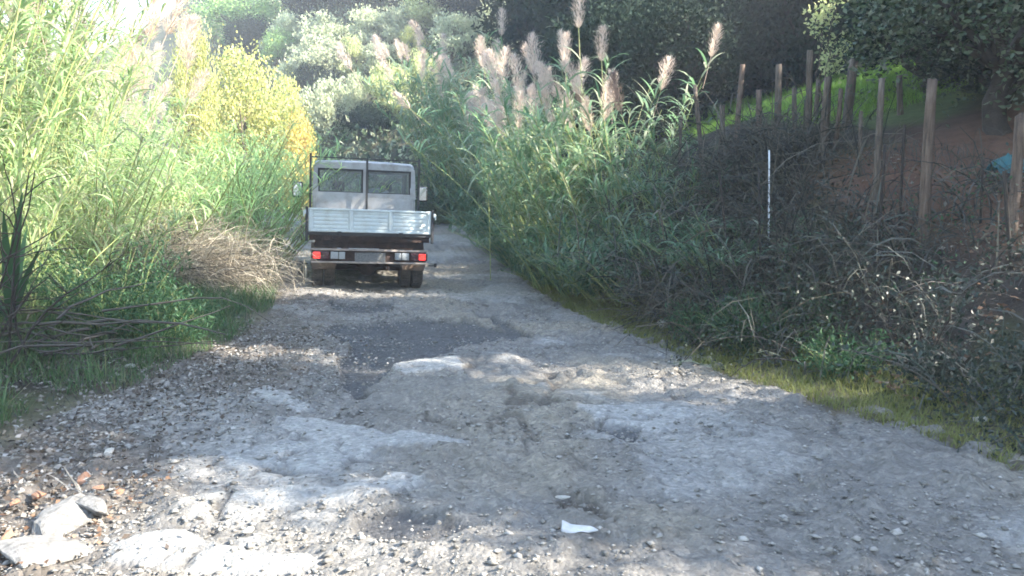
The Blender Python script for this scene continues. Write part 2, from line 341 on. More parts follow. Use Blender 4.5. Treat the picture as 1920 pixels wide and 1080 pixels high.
HOLE = [zoompoly(p) for p in ([(655, 338), (780, 343), (735, 372), (700, 372)], [(1400, 730), (1600, 760), (1620, 830), (1480, 800)], [(380, 640), (480, 640), (480, 660), (400, 660)])]
ry = np.concatenate([np.arange(-40, 1.4, 0.8), np.arange(1.5, 9, 0.028), np.arange(9, 20, 0.05), np.arange(20, 62, 0.3)])
T = np.linspace(-0.09, 1.09, 230)
RY, RT = np.meshgrid(ry, T, indexing='ij')
wob = lambda yy, s: 0.30 * (fbm(yy * 0.9, yy * 0 + s, 91 + s, 4) - 0.5)
RXL = edge_l(RY) + wob(RY, 1); RXR = edge_r(RY) + wob(RY, 2)
RX = RXL + (RXR - RXL) * RT
wx = RX + 0.16 * (fbm(RX * 4, RY * 4, 201, 4) - 0.5); wy = RY + 0.16 * (fbm(RX * 4, RY * 4, 202, 4) - 0.5)
def mask(polys, soft): 
    r = np.full(RX.shape, -9.0)
    for p in polys: r = np.maximum(r, poly_sd(wx, wy, p))
    return sstep(-soft, soft, r)
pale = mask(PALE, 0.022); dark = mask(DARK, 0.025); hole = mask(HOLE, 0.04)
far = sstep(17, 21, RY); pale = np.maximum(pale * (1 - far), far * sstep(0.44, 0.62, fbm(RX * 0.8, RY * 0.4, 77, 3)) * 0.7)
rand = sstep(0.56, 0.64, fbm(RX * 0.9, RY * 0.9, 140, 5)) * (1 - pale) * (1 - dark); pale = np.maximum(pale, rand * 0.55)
rut = 0.05 * (fbm(RX * 0.9, RY * 0.5, 111, 3) - 0.5) + 0.045 * (fbm(RX * 2.6, RY * 2.2, 112, 3) - 0.5)
peb = (fbm(RX * 14, RY * 14, 113, 3, 0.6) - 0.5) * 0.045
chunk = np.maximum(fbm(RX * 7, RY * 7, 115, 2) - 0.50, 0) * 0.15
smooth = np.maximum(pale, dark * 0.8)
cr = np.abs(fbm(RX * 1.1 + 4, RY * 0.8, 150, 4) - 0.5); crack = (1 - sstep(0.004, 0.014, cr)) * sstep(0.45, 0.6, fbm(RX * 0.6, RY * 0.6, 151, 2)) * (1 - far)
cr2 = np.abs(fbm(RX * 2.3 + 9, RY * 1.9, 152, 3) - 0.5); crack = np.maximum(crack, (1 - sstep(0.004, 0.016, cr2)) * np.maximum(pale, dark) * 0.8)
rut = rut - 0.035 * np.exp(-((RT - 0.33 + 0.04 * fbm(RY * 0.5, RY * 0, 153, 2)) / 0.07) ** 2) - 0.035 * np.exp(-((RT - 0.72 + 0.04 * fbm(RY * 0.5, RY * 0, 154, 2)) / 0.07) ** 2)
rz = road_z(RX, RY) + rut + (peb + chunk) * (1 - 0.8 * smooth) + 0.03 * pale - 0.06 * dark - 0.03 * crack - 0.085 * hole + 0.006 * (fbm(RX * 25, RY * 25, 119, 2) - 0.5)
edge = np.maximum(np.maximum(-RT, RT - 1), 0) / 0.09
rz = rz - 0.20 * sstep(0.2, 1.0, edge) - 0.015
rn, rm = RX.shape; idx = np.arange(rn * rm).reshape(rn, rm)
F = np.stack([idx[:-1, :-1], idx[:-1, 1:], idx[1:, 1:], idx[1:, :-1]], -1).reshape(-1, 4)
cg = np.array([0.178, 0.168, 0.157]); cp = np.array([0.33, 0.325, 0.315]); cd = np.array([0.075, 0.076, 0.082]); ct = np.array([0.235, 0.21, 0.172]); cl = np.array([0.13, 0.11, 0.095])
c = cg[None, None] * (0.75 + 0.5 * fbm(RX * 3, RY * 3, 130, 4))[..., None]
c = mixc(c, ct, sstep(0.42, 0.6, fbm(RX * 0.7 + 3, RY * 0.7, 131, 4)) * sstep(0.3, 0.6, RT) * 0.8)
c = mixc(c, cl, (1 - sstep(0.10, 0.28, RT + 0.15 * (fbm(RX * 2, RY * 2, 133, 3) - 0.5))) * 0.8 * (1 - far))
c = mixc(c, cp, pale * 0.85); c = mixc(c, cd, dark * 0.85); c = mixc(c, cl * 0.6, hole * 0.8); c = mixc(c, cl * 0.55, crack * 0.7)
m, nt, b = nodes_of('broken_road'); ln = nt.links
va = nt.nodes.new('ShaderNodeAttribute'); va.attribute_name = 'tint'
n1 = noise_node(nt, 14, 8, 0.7); mx = nt.nodes.new('ShaderNodeMixRGB'); mx.blend_type = 'OVERLAY'; mx.inputs[0].default_value = 0.65
ln.new(va.outputs['Color'], mx.inputs[1]); ln.new(n1.outputs[0], mx.inputs[2])
vo = nt.nodes.new('ShaderNodeTexVoronoi'); vo.inputs['Scale'].default_value = 42; tc = nt.nodes.new('ShaderNodeTexCoord'); ln.new(tc.outputs['Object'], vo.inputs['Vector'])
sx = nt.nodes.new('ShaderNodeSeparateColor'); ln.new(vo.outputs['Color'], sx.inputs[0])
rr = ramp(nt, [(0.34, 0.34, 0.34), (0.5, 0.5, 0.5), (0.56, 0.56, 0.55), (0.76, 0.75, 0.73)], [0, 0.5, 0.8, 1.0]); ln.new(sx.outputs[0], rr.inputs[0])
mx2 = nt.nodes.new('ShaderNodeMixRGB'); mx2.blend_type = 'OVERLAY'; mx2.inputs[0].default_value = 0.6
ln.new(mx.outputs[0], mx2.inputs[1]); ln.new(rr.outputs[0], mx2.inputs[2]); ln.new(mx2.outputs[0], b.inputs['Base Color'])
b.inputs['Roughness'].default_value = 0.88; b.inputs['Specular IOR Level'].default_value = 0.25
bp = nt.nodes.new('ShaderNodeBump'); bp.inputs['Distance'].default_value = 0.012; bp.inputs['Strength'].default_value = 0.7; ln.new(vo.outputs['Distance'], bp.inputs['Height']); bp.invert = True
n2 = noise_node(nt, 60, 6, 0.7); bp2 = nt.nodes.new('ShaderNodeBump'); bp2.inputs['Distance'].default_value = 0.02; bp2.inputs['Strength'].default_value = 0.6
ln.new(n2.outputs[0], bp2.inputs['Height']); ln.new(bp.outputs[0], bp2.inputs['Normal']); ln.new(bp2.outputs[0], b.inputs['Normal']); M['road'] = m
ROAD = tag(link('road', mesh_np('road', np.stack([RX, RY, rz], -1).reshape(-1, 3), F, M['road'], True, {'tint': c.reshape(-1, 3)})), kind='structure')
def road_h(x, y):
    i = np.clip(np.searchsorted(ry, y), 0, rn - 1); l, r_ = RXL[i, 0], RXR[i, 0]
    j = np.clip(np.round(((x - l) / (r_ - l) + 0.09) / 1.18 * (rm - 1)).astype(int), 0, rm - 1); return np.maximum(rz[i, j], H(x, y) - 0.03)

# ------------------------------------------------------------------ truck
def bev_box(bm, cx, cy, cz, sx_, sy_, sz_, bev=0.0, seg=2, rot=None):
    r = bmesh.ops.create_cube(bm, size=1.0); vs = r['verts']
    for v in vs: v.co = Vector((v.co.x * sx_, v.co.y * sy_, v.co.z * sz_))
    if bev > 0:
        es = list({e for v in vs for e in v.link_edges}); rb = bmesh.ops.bevel(bm, geom=es, offset=bev, segments=seg, affect='EDGES', profile=0.5)
        vs = list({v for f in rb['faces'] for v in f.verts} | {v for v in vs if v.is_valid})
        # gather whole island
        seen = set(vs); st = list(vs)
        while st:
            v = st.pop()
            for e in v.link_edges:
                o = e.other_vert(v)
                if o not in seen: seen.add(o); st.append(o)
        vs = list(seen)
    mat = Matrix.Translation((cx, cy, cz)) @ (Euler(rot).to_matrix().to_4x4() if rot else Matrix.Identity(4))
    for v in vs: v.co = mat @ v.co
def cyl(bm, p, axis_, r, h, n=24, r2=None):
    q = Vector(axis_).to_track_quat('Z', 'Y').to_matrix().to_4x4()
    bmesh.ops.create_cone(bm, cap_ends=True, segments=n, radius1=r, radius2=r if r2 is None else r2, depth=h, matrix=Matrix.Translation(p) @ q)
def part(name, mat, parent, fn, smooth=False, label=None):
    bm = bmesh.new(); fn(bm); me = bpy.data.meshes.new(name); bm.to_mesh(me); bm.free(); me.materials.append(mat)
    if smooth:
        for p in me.polygons: p.use_smooth = True
    o = link(name, me, parent)
    if label: o['label'] = label
    return o
def B(*a, **k): return lambda bm: bev_box(bm, *a, **k)
def Bs(lst):
    def f(bm):
        for a in lst: bev_box(bm, *a[:6], bev=a[6] if len(a) > 6 else 0.0)
    return f
def lathe(bm, prof, axis_y=False, n=28, cx=0, cy=0, cz=0):  # profile (x along axle, r)
    rings = []
    for (x_, r_) in prof:
        rings.append([bm.verts.new((cx + x_, cy + r_ * math.cos(2 * math.pi * k / n), cz + r_ * math.sin(2 * math.pi * k / n))) for k in range(n)])
    for a, b_ in zip(rings[:-1], rings[1:]):
        for k in range(n): bm.faces.new((a[k], a[(k + 1) % n], b_[(k + 1) % n], b_[k]))

def dirty_paint(name, col, dirt=(0.20, 0.16, 0.12), amt=0.6, rough=0.45):
    m, nt, b = nodes_of(name); ln = nt.links
    n = noise_node(nt, 5, 8, 0.65); r = ramp(nt, [(0, 0, 0), (amt,) * 3], [0.45, 0.75]); ln.new(n.outputs[0], r.inputs[0])
    mx = nt.nodes.new('ShaderNodeMixRGB'); mx.inputs[1].default_value = (*col, 1); mx.inputs[2].default_value = (*dirt, 1); ln.new(r.outputs[0], mx.inputs[0])
    ln.new(mx.outputs[0], b.inputs['Base Color']); b.inputs['Roughness'].default_value = rough
    return m
M['cab'] = dirty_paint('cab_paint', (0.37, 0.37, 0.385), (0.22, 0.205, 0.19), 0.95, 0.45)
M['bed'] = dirty_paint('bed_board_paint', (0.52, 0.575, 0.59), (0.33, 0.33, 0.31), 0.75, 0.5)
M['black'] = dirty_paint('black_frame_paint', (0.02, 0.02, 0.022), (0.06, 0.05, 0.045), 0.6, 0.6)
M['rust'] = rough_mat('rusty_chassis', [(0.018, 0.013, 0.012), (0.04, 0.024, 0.02), (0.075, 0.045, 0.036)], 7, 0.85, 0.4, 40)
M['beige'] = dirty_paint('beige_rail_paint', (0.30, 0.255, 0.23), (0.10, 0.075, 0.065), 0.8, 0.6)
M['tyre'] = rough_mat('dusty_tyre', [(0.05, 0.045, 0.04), (0.16, 0.13, 0.11)], 9, 0.9, 0.3, 60)
M['flap'] = rough_mat('muddy_flap', [(0.10, 0.07, 0.055), (0.19, 0.14, 0.11)], 8, 0.9, 0.4, 40)
M['lamp_red'] = plain('lit_red_lens', (0.5, 0.02, 0.02), 0.25, emit=(1.0, 0.03, 0.02), es=0.42)
M['lamp_dark'] = plain('dark_red_lens', (0.045, 0.012, 0.014), 0.25)
M['lamp_white'] = dirty_paint('clear_lens', (0.26, 0.28, 0.30), (0.12, 0.11, 0.10), 0.8, 0.3)
M['plate'] = rough_mat('grubby_plate', [(0.06, 0.06, 0.06), (0.20, 0.20, 0.20)], 45, 0.7, 0.2, 40)
M['rubber'] = plain('window_rubber', (0.015, 0.015, 0.016), 0.7)
M['seat'] = plain('seat_fabric', (0.06, 0.065, 0.075), 0.9)
M['cloth'] = plain('pale_cloth', (0.55, 0.55, 0.55), 0.9)
M['mirror'] = plain('mirror_glass', (0.7, 0.72, 0.75), 0.05, 1.0)
gm, nt, b = nodes_of('cab_glass'); gl = nt.nodes.new('ShaderNodeBsdfGlossy'); gl.inputs['Roughness'].default_value = 0.04; gl.inputs[0].default_value = (0.8, 0.85, 0.9, 1)
tr = nt.nodes.new('ShaderNodeBsdfTransparent'); tr.inputs[0].default_value = (0.82, 0.87, 0.90, 1); fr = nt.nodes.new('ShaderNodeFresnel'); fr.inputs[0].default_value = 1.6
mxs = nt.nodes.new('ShaderNodeMixShader'); nt.links.new(fr.outputs[0], mxs.inputs[0]); nt.links.new(tr.outputs[0], mxs.inputs[1]); nt.links.new(gl.outputs[0], mxs.inputs[2]); df = nt.nodes.new('ShaderNodeBsdfDiffuse'); df.inputs[0].default_value = (0.30, 0.32, 0.34, 1); mx3 = nt.nodes.new('ShaderNodeMixShader'); mx3.inputs[0].default_value = 0.10; nt.links.new(mxs.outputs[0], mx3.inputs[1]); nt.links.new(df.outputs[0], mx3.inputs[2]); nt.links.new(mx3.outputs[0], nt.nodes['Material Output'].inputs[0]); M['glass'] = gm

def build_truck():
    x0, y0 = -2.46, 13.75
    t = thing('dropside_truck', 'old double-cab dropside truck with brake lights lit, driving ahead on the road', 'truck')
    yaw = math.radians(13.0); roll = math.radians(1.9)
    t.rotation_euler = (Matrix.Rotation(yaw, 3, 'Z') @ Matrix.Rotation(roll, 3, 'Y')).to_euler()
    t.location = (x0, y0, float(road_z(np.array([x0]), np.array([y0]))[0]) - 0.01)
    # tailgate with framed, ribbed panels
    tg = part('tailgate', M['bed'], t, B(0, 0.03, 1.20, 2.06, 0.03, 0.39, bev=0.004))
    part('rail', M['bed'], tg, B(0, 0.005, 1.383, 2.06, 0.026, 0.035, bev=0.006), label='dented top rail of the tailgate')
    part('rail', M['bed'], tg, B(0, 0.005, 1.022, 2.06, 0.026, 0.034, bev=0.006))
    for x in (-1.00, -0.335, 0.335, 1.00): part('stile', M['bed'], tg, B(x, 0.003, 1.2025, 0.055 if abs(x) < 0.9 else 0.05, 0.03, 0.323, bev=0.006))
    for pc, pw in ((-0.667, 0.56), (0, 0.56), (0.667, 0.56)):
        for z in (1.085, 1.15, 1.215, 1.28, 1.34): part('panel_rib', M['bed'], tg, B(pc, 0.0135, z, pw, 0.010, 0.040, bev=0.004))
    for x in (-0.52, 0.52): part('hinge', M['black'], tg, Bs([(x, -0.012, 0.985, 0.07, 0.03, 0.06, 0.005), (x, -0.018, 0.955, 0.03, 0.04, 0.05, 0.004)]))
    for s in (-1, 1):
        sg = part('side_board', M['bed'], t, B(s * 1.055, 1.12, 1.20, 0.028, 2.14, 0.39, bev=0.004))
        for z in (1.07, 1.2, 1.33): part('board_rib', M['bed'], sg, B(s * 1.076, 1.12, z, 0.016, 2.1, 0.05, bev=0.005))
        part('corner_post', M['black'], t, B(s * 1.062, -0.005, 1.13, 0.045, 0.05, 0.58, bev=0.006))
        part('latch', M['bed'], t, Bs([(s * 1.09, -0.01, 1.33, 0.035, 0.05, 0.07, 0.008), (s * 1.11, -0.02, 1.30, 0.02, 0.03, 0.10, 0.005)]))
    part('bed_floor', M['black'], t, B(0, 1.12, 0.972, 2.08, 2.2, 0.05))
    part('cross_member', M['rust'], t, Bs([(0, 0.10, 0.90, 2.04, 0.08, 0.09), (0, 0.9, 0.90, 2.0, 0.08, 0.09), (0, 1.7, 0.9, 2.0, 0.08, 0.09)]))
    part('underrun_panel', M['rust'], t, B(0, 0.16, 0.80, 1.86, 0.04, 0.14, bev=0.004))
    for s in (-1, 1): part('chassis_rail', M['rust'], t, B(s * 0.40, 2.6, 0.66, 0.08, 5.0, 0.16))
    # rear light board
    part('light_rail', M['beige'], t, B(0, 0.0, 0.705, 1.98, 0.05, 0.035, bev=0.006))
    part('light_rail', M['beige'], t, B(0, 0.0, 0.49, 1.98, 0.05, 0.03, bev=0.006))
    part('light_board', M['rust'], t, B(0, 0.045, 0.597, 1.94, 0.03, 0.18))
    for s in (-1, 1):
        lh = part('tail_light', M['lamp_dark'], t, B(s * 0.835, 0.005, 0.60, 0.30, 0.05, 0.14, bev=0.012))
        part('lit_lens', M['lamp_red'], lh, B(s * 0.895, -0.024, 0.605, 0.115, 0.02, 0.105, bev=0.01, seg=3))
        part('reflector', M['lamp_dark'], lh, B(s * 0.755, -0.022, 0.60, 0.10, 0.014, 0.10, bev=0.006))
        part('reversing_light', M['lamp_white'], t, Bs([(s * 0.60, 0.005, 0.605, 0.13, 0.045, 0.125, 0.01), (s * 0.475, 0.005, 0.605, 0.105, 0.045, 0.125, 0.01)]))
    part('number_plate', M['plate'], t, B(0, 0.005, 0.57, 0.52, 0.012, 0.19, bev=0.003), label='dark grubby number plate, unreadable')
    # axle and twin wheels
    def axle(bm):
        cyl(bm, (0, 0.85, 0.36), (1, 0, 0), 0.055, 1.5, 14); bmesh.ops.create_uvsphere(bm, u_segments=16, v_segments=10, radius=0.17, matrix=Matrix.Translation((0.0, 0.82, 0.37)))
        for s in (-1, 1): bev_box(bm, s * 0.52, 0.85, 0.47, 0.07, 1.0, 0.05, bev=0.01)
    part('rear_axle', M['rust'], t, axle)
    def wheel(cx, cy, s, w=0.195, r=0.345):
        def ty(bm):
            h = w / 2; lathe(bm, [(-h * 0.7, r * 0.60), (-h, r * 0.70), (-h, r * 0.90), (-h * 0.82, r * 0.985), (-h * 0.55, r), (h * 0.55, r), (h * 0.82, r * 0.985), (h, r * 0.90), (h, r * 0.70), (h * 0.7, r * 0.60)], cx=cx, cy=cy, cz=r)
            n = 36
            for k in range(n):
                a = 2 * math.pi * k / n
                for xx in (-0.5, 0, 0.5): bev_box(bm, cx + xx * h * 1.1, cy + (r + 0.004) * math.cos(a), r + (r + 0.004) * math.sin(a), h * 0.46, 0.030, 0.014, rot=(a + math.pi / 2, 0, 0))
        def rim(bm):
            h = w / 2; lathe(bm, [(s * h * 0.72, r * 0.62), (s * h * 0.4, r * 0.56), (s * h * 0.35, r * 0.25), (s * h * 0.7, r * 0.2), (s * h * 0.7, 0.001)], cx=cx, cy=cy, cz=r)
        wo_ = part('wheel', M['tyre'], t, ty, smooth=False); part('rim', M['beige'], wo_, rim, smooth=True)
    for s in (-1, 1):
        wheel(s * 0.885, 0.85, s); wheel(s * 0.672, 0.85, s)
        wheel(s * 0.84, 4.15, s)
        part('mud_flap', M['flap'], t, B(s * 0.78, 0.40, 0.42, 0.40, 0.015, 0.16, bev=0.004, rot=(math.radians(-6), 0, 0)))
        def guard(bm, s=s):
            n = 10; pr = [bm.verts.new((s * 0.56, 0.85 + 0.44 * math.cos(a), 0.37 + 0.42 * math.sin(a))) for a in [math.pi * (0.02 + 0.96 * k / n) for k in range(n + 1)]]
            qr = [bm.verts.new((s * 1.0, v.co.y, v.co.z)) for v in pr]
            for k in range(n): bm.faces.new((pr[k], pr[k + 1], qr[k + 1], qr[k]))
        part('mudguard', M['flap'], t, guard, smooth=True)
    part('fuel_tank', M['black'], t, B(-0.75, 1.95, 0.62, 0.42, 0.7, 0.36, bev=0.05, seg=3))
    part('tool_box', M['black'], t, B(0.75, 1.95, 0.62, 0.42, 0.6, 0.34, bev=0.03))
    part('exhaust_pipe', M['rust'], t, lambda bm: cyl(bm, (0.30, 0.35, 0.42), (0, 1, 0.05), 0.035, 0.9, 14))
    part('spare_wheel', M['tyre'], t, lambda bm: cyl(bm, (0.0, 0.38, 0.55), (0, 0, 1), 0.33, 0.17, 28))
    for s in (-1, 1):   # marker lamp stalks
        part('marker_lamp', M['black'], t, Bs([(s * 1.10, 0.25, 0.44, 0.12, 0.03, 0.02), (s * 1.16, 0.25, 0.45, 0.05, 0.05, 0.07, 0.01)]))
    # cab: lower shell, pillars, roof, openings with glass
    yb, yf = 2.42, 4.35; zb = 1.66; zt = 2.20; wb_, wt = 1.0, 0.94
    cb = part('cab', M['cab'], t, Bs([(-0.985, 3.55, 1.12, 0.06, 2.3, 1.06, 0.02), (0.985, 3.55, 1.12, 0.06, 2.3, 1.06, 0.02), (0, yb, 1.30, 1.94, 0.05, 0.74, 0.012), (0, 5.0, 1.05, 1.9, 0.7, 0.7, 0.12), (0, 4.65, 1.36, 1.86, 0.3, 0.3, 0.1), (0, 3.5, 0.68, 1.95, 2.2, 0.06)]))
    def pillar(bm, xa, ya, xb_, yb2, w, d):
        vs = []
        for (x, y, z) in ((xa, ya, zb - 0.02), (xb_, yb2, zt + 0.03)):
            vs.append([bm.verts.new((x + dx * w / 2, y + dy * d / 2, z)) for dx, dy in ((-1, -1), (1, -1), (1, 1), (-1, 1))])
        a, b_ = vs
        for k in range(4): bm.faces.new((a[k], a[(k + 1) % 4], b_[(k + 1) % 4], b_[k]))
        bm.faces.new(a[::-1]); bm.faces.new(b_)
    for s in (-1, 1):
        part('corner_pillar', M['cab'], cb, lambda bm, s=s: pillar(bm, s * 0.965, yb + 0.005, s * 0.935, yb + 0.03, 0.11, 0.07))
        part('door_pillar', M['cab'], cb, lambda bm, s=s: pillar(bm, s * 0.985, 3.35, s * 0.955, 3.35, 0.05, 0.11))
        part('windscreen_pillar', M['cab'], cb, lambda bm, s=s: pillar(bm, s * 0.96, 4.72, s * 0.93, 4.25, 0.06, 0.08))
    part('centre_pillar', M['cab'], cb, lambda bm: pillar(bm, 0, yb + 0.002, 0, yb + 0.028, 0.13, 0.05))
    def lowpanel(bm): bev_box(bm, 0, yb - 0.004, 1.69, 1.88, 0.045, 0.09, bev=0.01); 
    part('sill_panel', M['cab'], cb, lowpanel)
    part('header_panel', M['cab'], cb, B(0, yb + 0.028, 2.215, 1.86, 0.05, 0.08, bev=0.01))
    def roof(bm):
        prof = [(-0.99, 2.20), (-0.985, 2.275), (-0.965, 2.32), (-0.92, 2.35), (-0.5, 2.368), (0, 2.375), (0.5, 2.368), (0.92, 2.35), (0.965, 2.32), (0.985, 2.275), (0.99, 2.20)]
        ys = [(yb + 0.0, 0.965, -0.045), (yb + 0.03, 0.985, -0.02), (yb + 0.09, 1.0, 0.0), (3.4, 1.0, 0.01), (4.15, 0.99, -0.01), (4.32, 0.95, -0.07)]
        rings = [[bm.verts.new((x * k, y, z + (dz if z > 2.21 else 0))) for (x, z) in prof] for (y, k, dz) in ys]
        for a, b_ in zip(rings[:-1], rings[1:]):
            for k in range(len(prof) - 1): bm.faces.new((a[k], a[k + 1], b_[k + 1], b_[k]))
        bm.faces.new(rings[0][::-1]); bm.faces.new(rings[-1])
        for a, b_ in zip(rings[:-1], rings[1:]): bm.faces.new((a[0], b_[0], b_[-1], a[-1]))
    part('roof', M['cab'], cb, roof, smooth=False)
    def frame_ring(bm, cx, cz, w, h, bw, y, d):
        bev_box(bm, cx, y, cz + h / 2, w + bw, d, bw); bev_box(bm, cx, y, cz - h / 2, w + bw, d, bw)
        bev_box(bm, cx - w / 2, y, cz, bw, d * 0.96, h - bw); bev_box(bm, cx + w / 2, y, cz, bw, d * 0.96, h - bw)
    for s in (-1, 1):
        wn_ = part('rear_window', M['rubber'], cb, lambda bm, s=s: frame_ring(bm, s * 0.475, 1.955, 0.845, 0.45, 0.035, yb - 0.006, 0.03))
        part('pane', M['glass'], wn_, B(s * 0.475, yb + 0.0, 1.955, 0.83, 0.006, 0.435))
        sw = part('side_window', M['glass'], cb, lambda bm, s=s: [bm.faces.new([bm.verts.new(v) for v in ((s * 0.985, a, zb), (s * 0.985, b2, zb), (s * 0.955, c2, zt), (s * 0.955, a, zt))]) for a, b2, c2 in ((yb + 0.06, 3.30, 3.30), (3.42, 4.6, 4.2))])
    part('windscreen', M['glass'], cb, lambda bm: bm.faces.new([bm.verts.new(v) for v in ((-0.92, 4.72, zb), (0.92, 4.72, zb), (0.84, 4.27, zt), (-0.84, 4.27, zt))]))
    part('dashboard', M['seat'], cb, B(0, 4.5, 1.55, 1.8, 0.35, 0.25, bev=0.05))
    part('rear_bench', M['seat'], cb, Bs([(0, 2.66, 1.45, 1.6, 0.16, 0.62, 0.05), (0, 2.9, 1.13, 1.6, 0.5, 0.16, 0.04)]))
    for x in (-0.5, 0.5): part('front_seat', M['seat'], cb, Bs([(x, 3.62, 1.45, 0.5, 0.15, 0.65, 0.06), (x, 3.62, 1.90, 0.27, 0.10, 0.20, 0.05), (x, 3.85, 1.13, 0.5, 0.5, 0.16, 0.04)]))
    part('pale_bundle', M['cloth'], cb, lambda bm: bmesh.ops.create_icosphere(bm, subdivisions=3, radius=1, matrix=Matrix.Translation((0.26, 2.66, 1.76)) @ Matrix.Diagonal((0.24, 0.10, 0.10, 1))), smooth=True, label='pale bundle on the rear bench behind the window')
    # guard rack behind the cab
    rk = part('guard_rack', M['black'], t, B(0, 2.22, 2.395, 2.12, 0.03, 0.025))
    for x, z1 in ((-1.05, 2.46), (0.03, 2.40), (1.05, 2.44)): part('rack_post', M['black'], rk, B(x, 2.2, (0.98 + z1) / 2, 0.042, 0.035, z1 - 0.98))
    for s in (-1, 1):
        mi = part('door_mirror', M['black'], t, Bs([(s * 1.36, 4.2, 1.80, 0.22, 0.07, 0.34, 0.03), (s * 1.13, 4.22, 1.72, 0.32, 0.03, 0.03), (s * 1.13, 4.22, 1.90, 0.32, 0.03, 0.03)]))
        part('mirror_glass', M['mirror'], mi, B(s * 1.36, 4.161, 1.80, 0.175, 0.008, 0.285, bev=0.003))
        part('door_handle', M['black'], cb, B(s * 1.025, 3.5, 1.52, 0.03, 0.16, 0.035, bev=0.006))
    part('front_bumper', M['black'], t, B(0, 5.38, 0.62, 1.95, 0.14, 0.24, bev=0.04))
    for s in (-1, 1): part('headlight', M['lamp_white'], t, B(s * 0.75, 5.352, 0.98, 0.3, 0.03, 0.17, bev=0.01))
    return t
build_truck()

# ------------------------------------------------------------------ plants: builders
def make_reeds(seed, n, radius, hmin, hmax, leaf=0.55, lw=0.045, lean=0.12, nleaf=20, start=0.15, leafmat='reed_leaf', lean_dir=None, spread=0.25):
    rng = np.random.default_rng(seed)
    a = rng.uniform(0, 2 * math.pi, n); r = radius * np.sqrt(rng.uniform(0, 1, n)); base = np.stack([r * np.cos(a), r * np.sin(a), np.full(n, -0.15)], 1)
    hh = rng.uniform(hmin, hmax, n) + 0.15; az = a + rng.normal(0, 0.7, n)
    if lean_dir is not None: az = lean_dir + rng.normal(0, 0.5, n)
    el = math.pi / 2 - np.abs(rng.normal(lean, lean * 0.6, n)) - spread * r / radius
    K = 8; pts = arcs(base, az, el, hh, rng.uniform(0.1, 0.45, n), rng, K, 0.015)
    rad = np.linspace(0.013, 0.005, K)[None] * rng.uniform(0.8, 1.2, n)[:, None]
    V, F = tubes(pts, rad, 4); canes = mesh_np('canes', V, F, M['cane'], True)
    t = rng.uniform(start, 1.0, (n, nleaf)) ** 0.85; t[:, :4] = rng.uniform(0.85, 1.0, (n, 4)); f = t * (K - 1); i = np.minimum(f.astype(int), K - 2); fr_ = (f - i)[..., None]
    ci = np.arange(n)[:, None]; P = pts[ci, i] * (1 - fr_) + pts[ci, i + 1] * fr_
    N = n * nleaf; P = P.reshape(-1, 3); tt = t.reshape(-1)
    la = rng.uniform(0, 2 * math.pi, N); L = leaf * rng.uniform(0.6, 1.25, N) * (1.15 - 0.5 * tt ** 4)
    V, F, _ = ribbons(P, la, rng.uniform(0.55, 1.25, N), L, lw * rng.uniform(0.7, 1.2, N), rng.uniform(0.6, 2.0, N), 5, rng.normal(0, 0.3, N))
    leaves = mesh_np('foliage', V, F, M[leafmat])
    tips = [(Vector(pts[k, -1]), Vector(pts[k, -1] - pts[k, -2]).normalized(), hh[k]) for k in np.argsort(-pts[:, -1, 2])]
    return canes, leaves, tips
def make_plume(seed, L=0.5, R=0.085, n=520, mat='plume'):
    rng = np.random.default_rng(seed); t = rng.uniform(0, 1, n)
    ax = np.stack([0.10 * L * t ** 2, np.zeros(n), t * L], 1); az = rng.uniform(0, 2 * math.pi, n)
    rr = R * np.sin(np.pi * np.clip(t * 0.85 + 0.12, 0, 1)) * rng.uniform(0.0, 1, n); P = ax + np.stack([np.cos(az) * rr, np.sin(az) * rr, rr * 0.8], 1)
    V, F, _ = ribbons(P, az, rng.uniform(0.7, 1.35, n), L * rng.uniform(0.10, 0.22, n), np.full(n, 0.008) * rng.uniform(0.6, 1.6, n), rng.uniform(-0.2, 0.7, n), 2)
    st = np.array([[[0, 0, -0.5], [0, 0, 0], [0.03 * L, 0, L * 0.5], [0.1 * L, 0, L]]]); V2, F2 = tubes(st, np.array([[0.005, 0.004, 0.003, 0.001]]), 4)
    return mesh_np('plume', np.r_[V, V2], np.r_[F, F2 + len(V)], M[mat])
PLUMES = [make_plume(900 + k, 0.48 + 0.05 * k, 0.105 + 0.014 * k) for k in range(4)]
PLUMES_D = [make_plume(950 + k, 0.5, 0.09, mat='plume_dark') for k in range(2)]
def reed_clump(variant, loc, rz_, sc, label, group, nplume, prng, plumes=PLUMES, psc=1.0, name='giant_reed_clump'):
    canes, leaves, tips = variant
    t = thing(name, label, 'reeds', loc, (0, 0, rz_), group, sc)
    tag(link('canes', canes, t), kind='stuff'); tag(link('foliage', leaves, t), kind='stuff')
    pick = list(tips[:max(nplume * 3, 1)]) if group != GL else list(tips[::2]) ; prng.shuffle(pick)
    for (p, d, h) in pick[:nplume]:
        q = (d + Vector((prng.normal(0, 0.25), prng.normal(0, 0.25), prng.uniform(0.2, 1.4)))).normalized().to_track_quat('Z', 'Y').to_euler()
        o = link('plume', plumes[int(prng.integers(len(plumes)))], t, p + d * (prng.uniform(-0.05, 0.3) if group != GL else 0.42), q, psc * prng.uniform(0.85, 1.2)); o.rotation_euler.rotate_axis('Z', prng.uniform(0, 6))
    return t

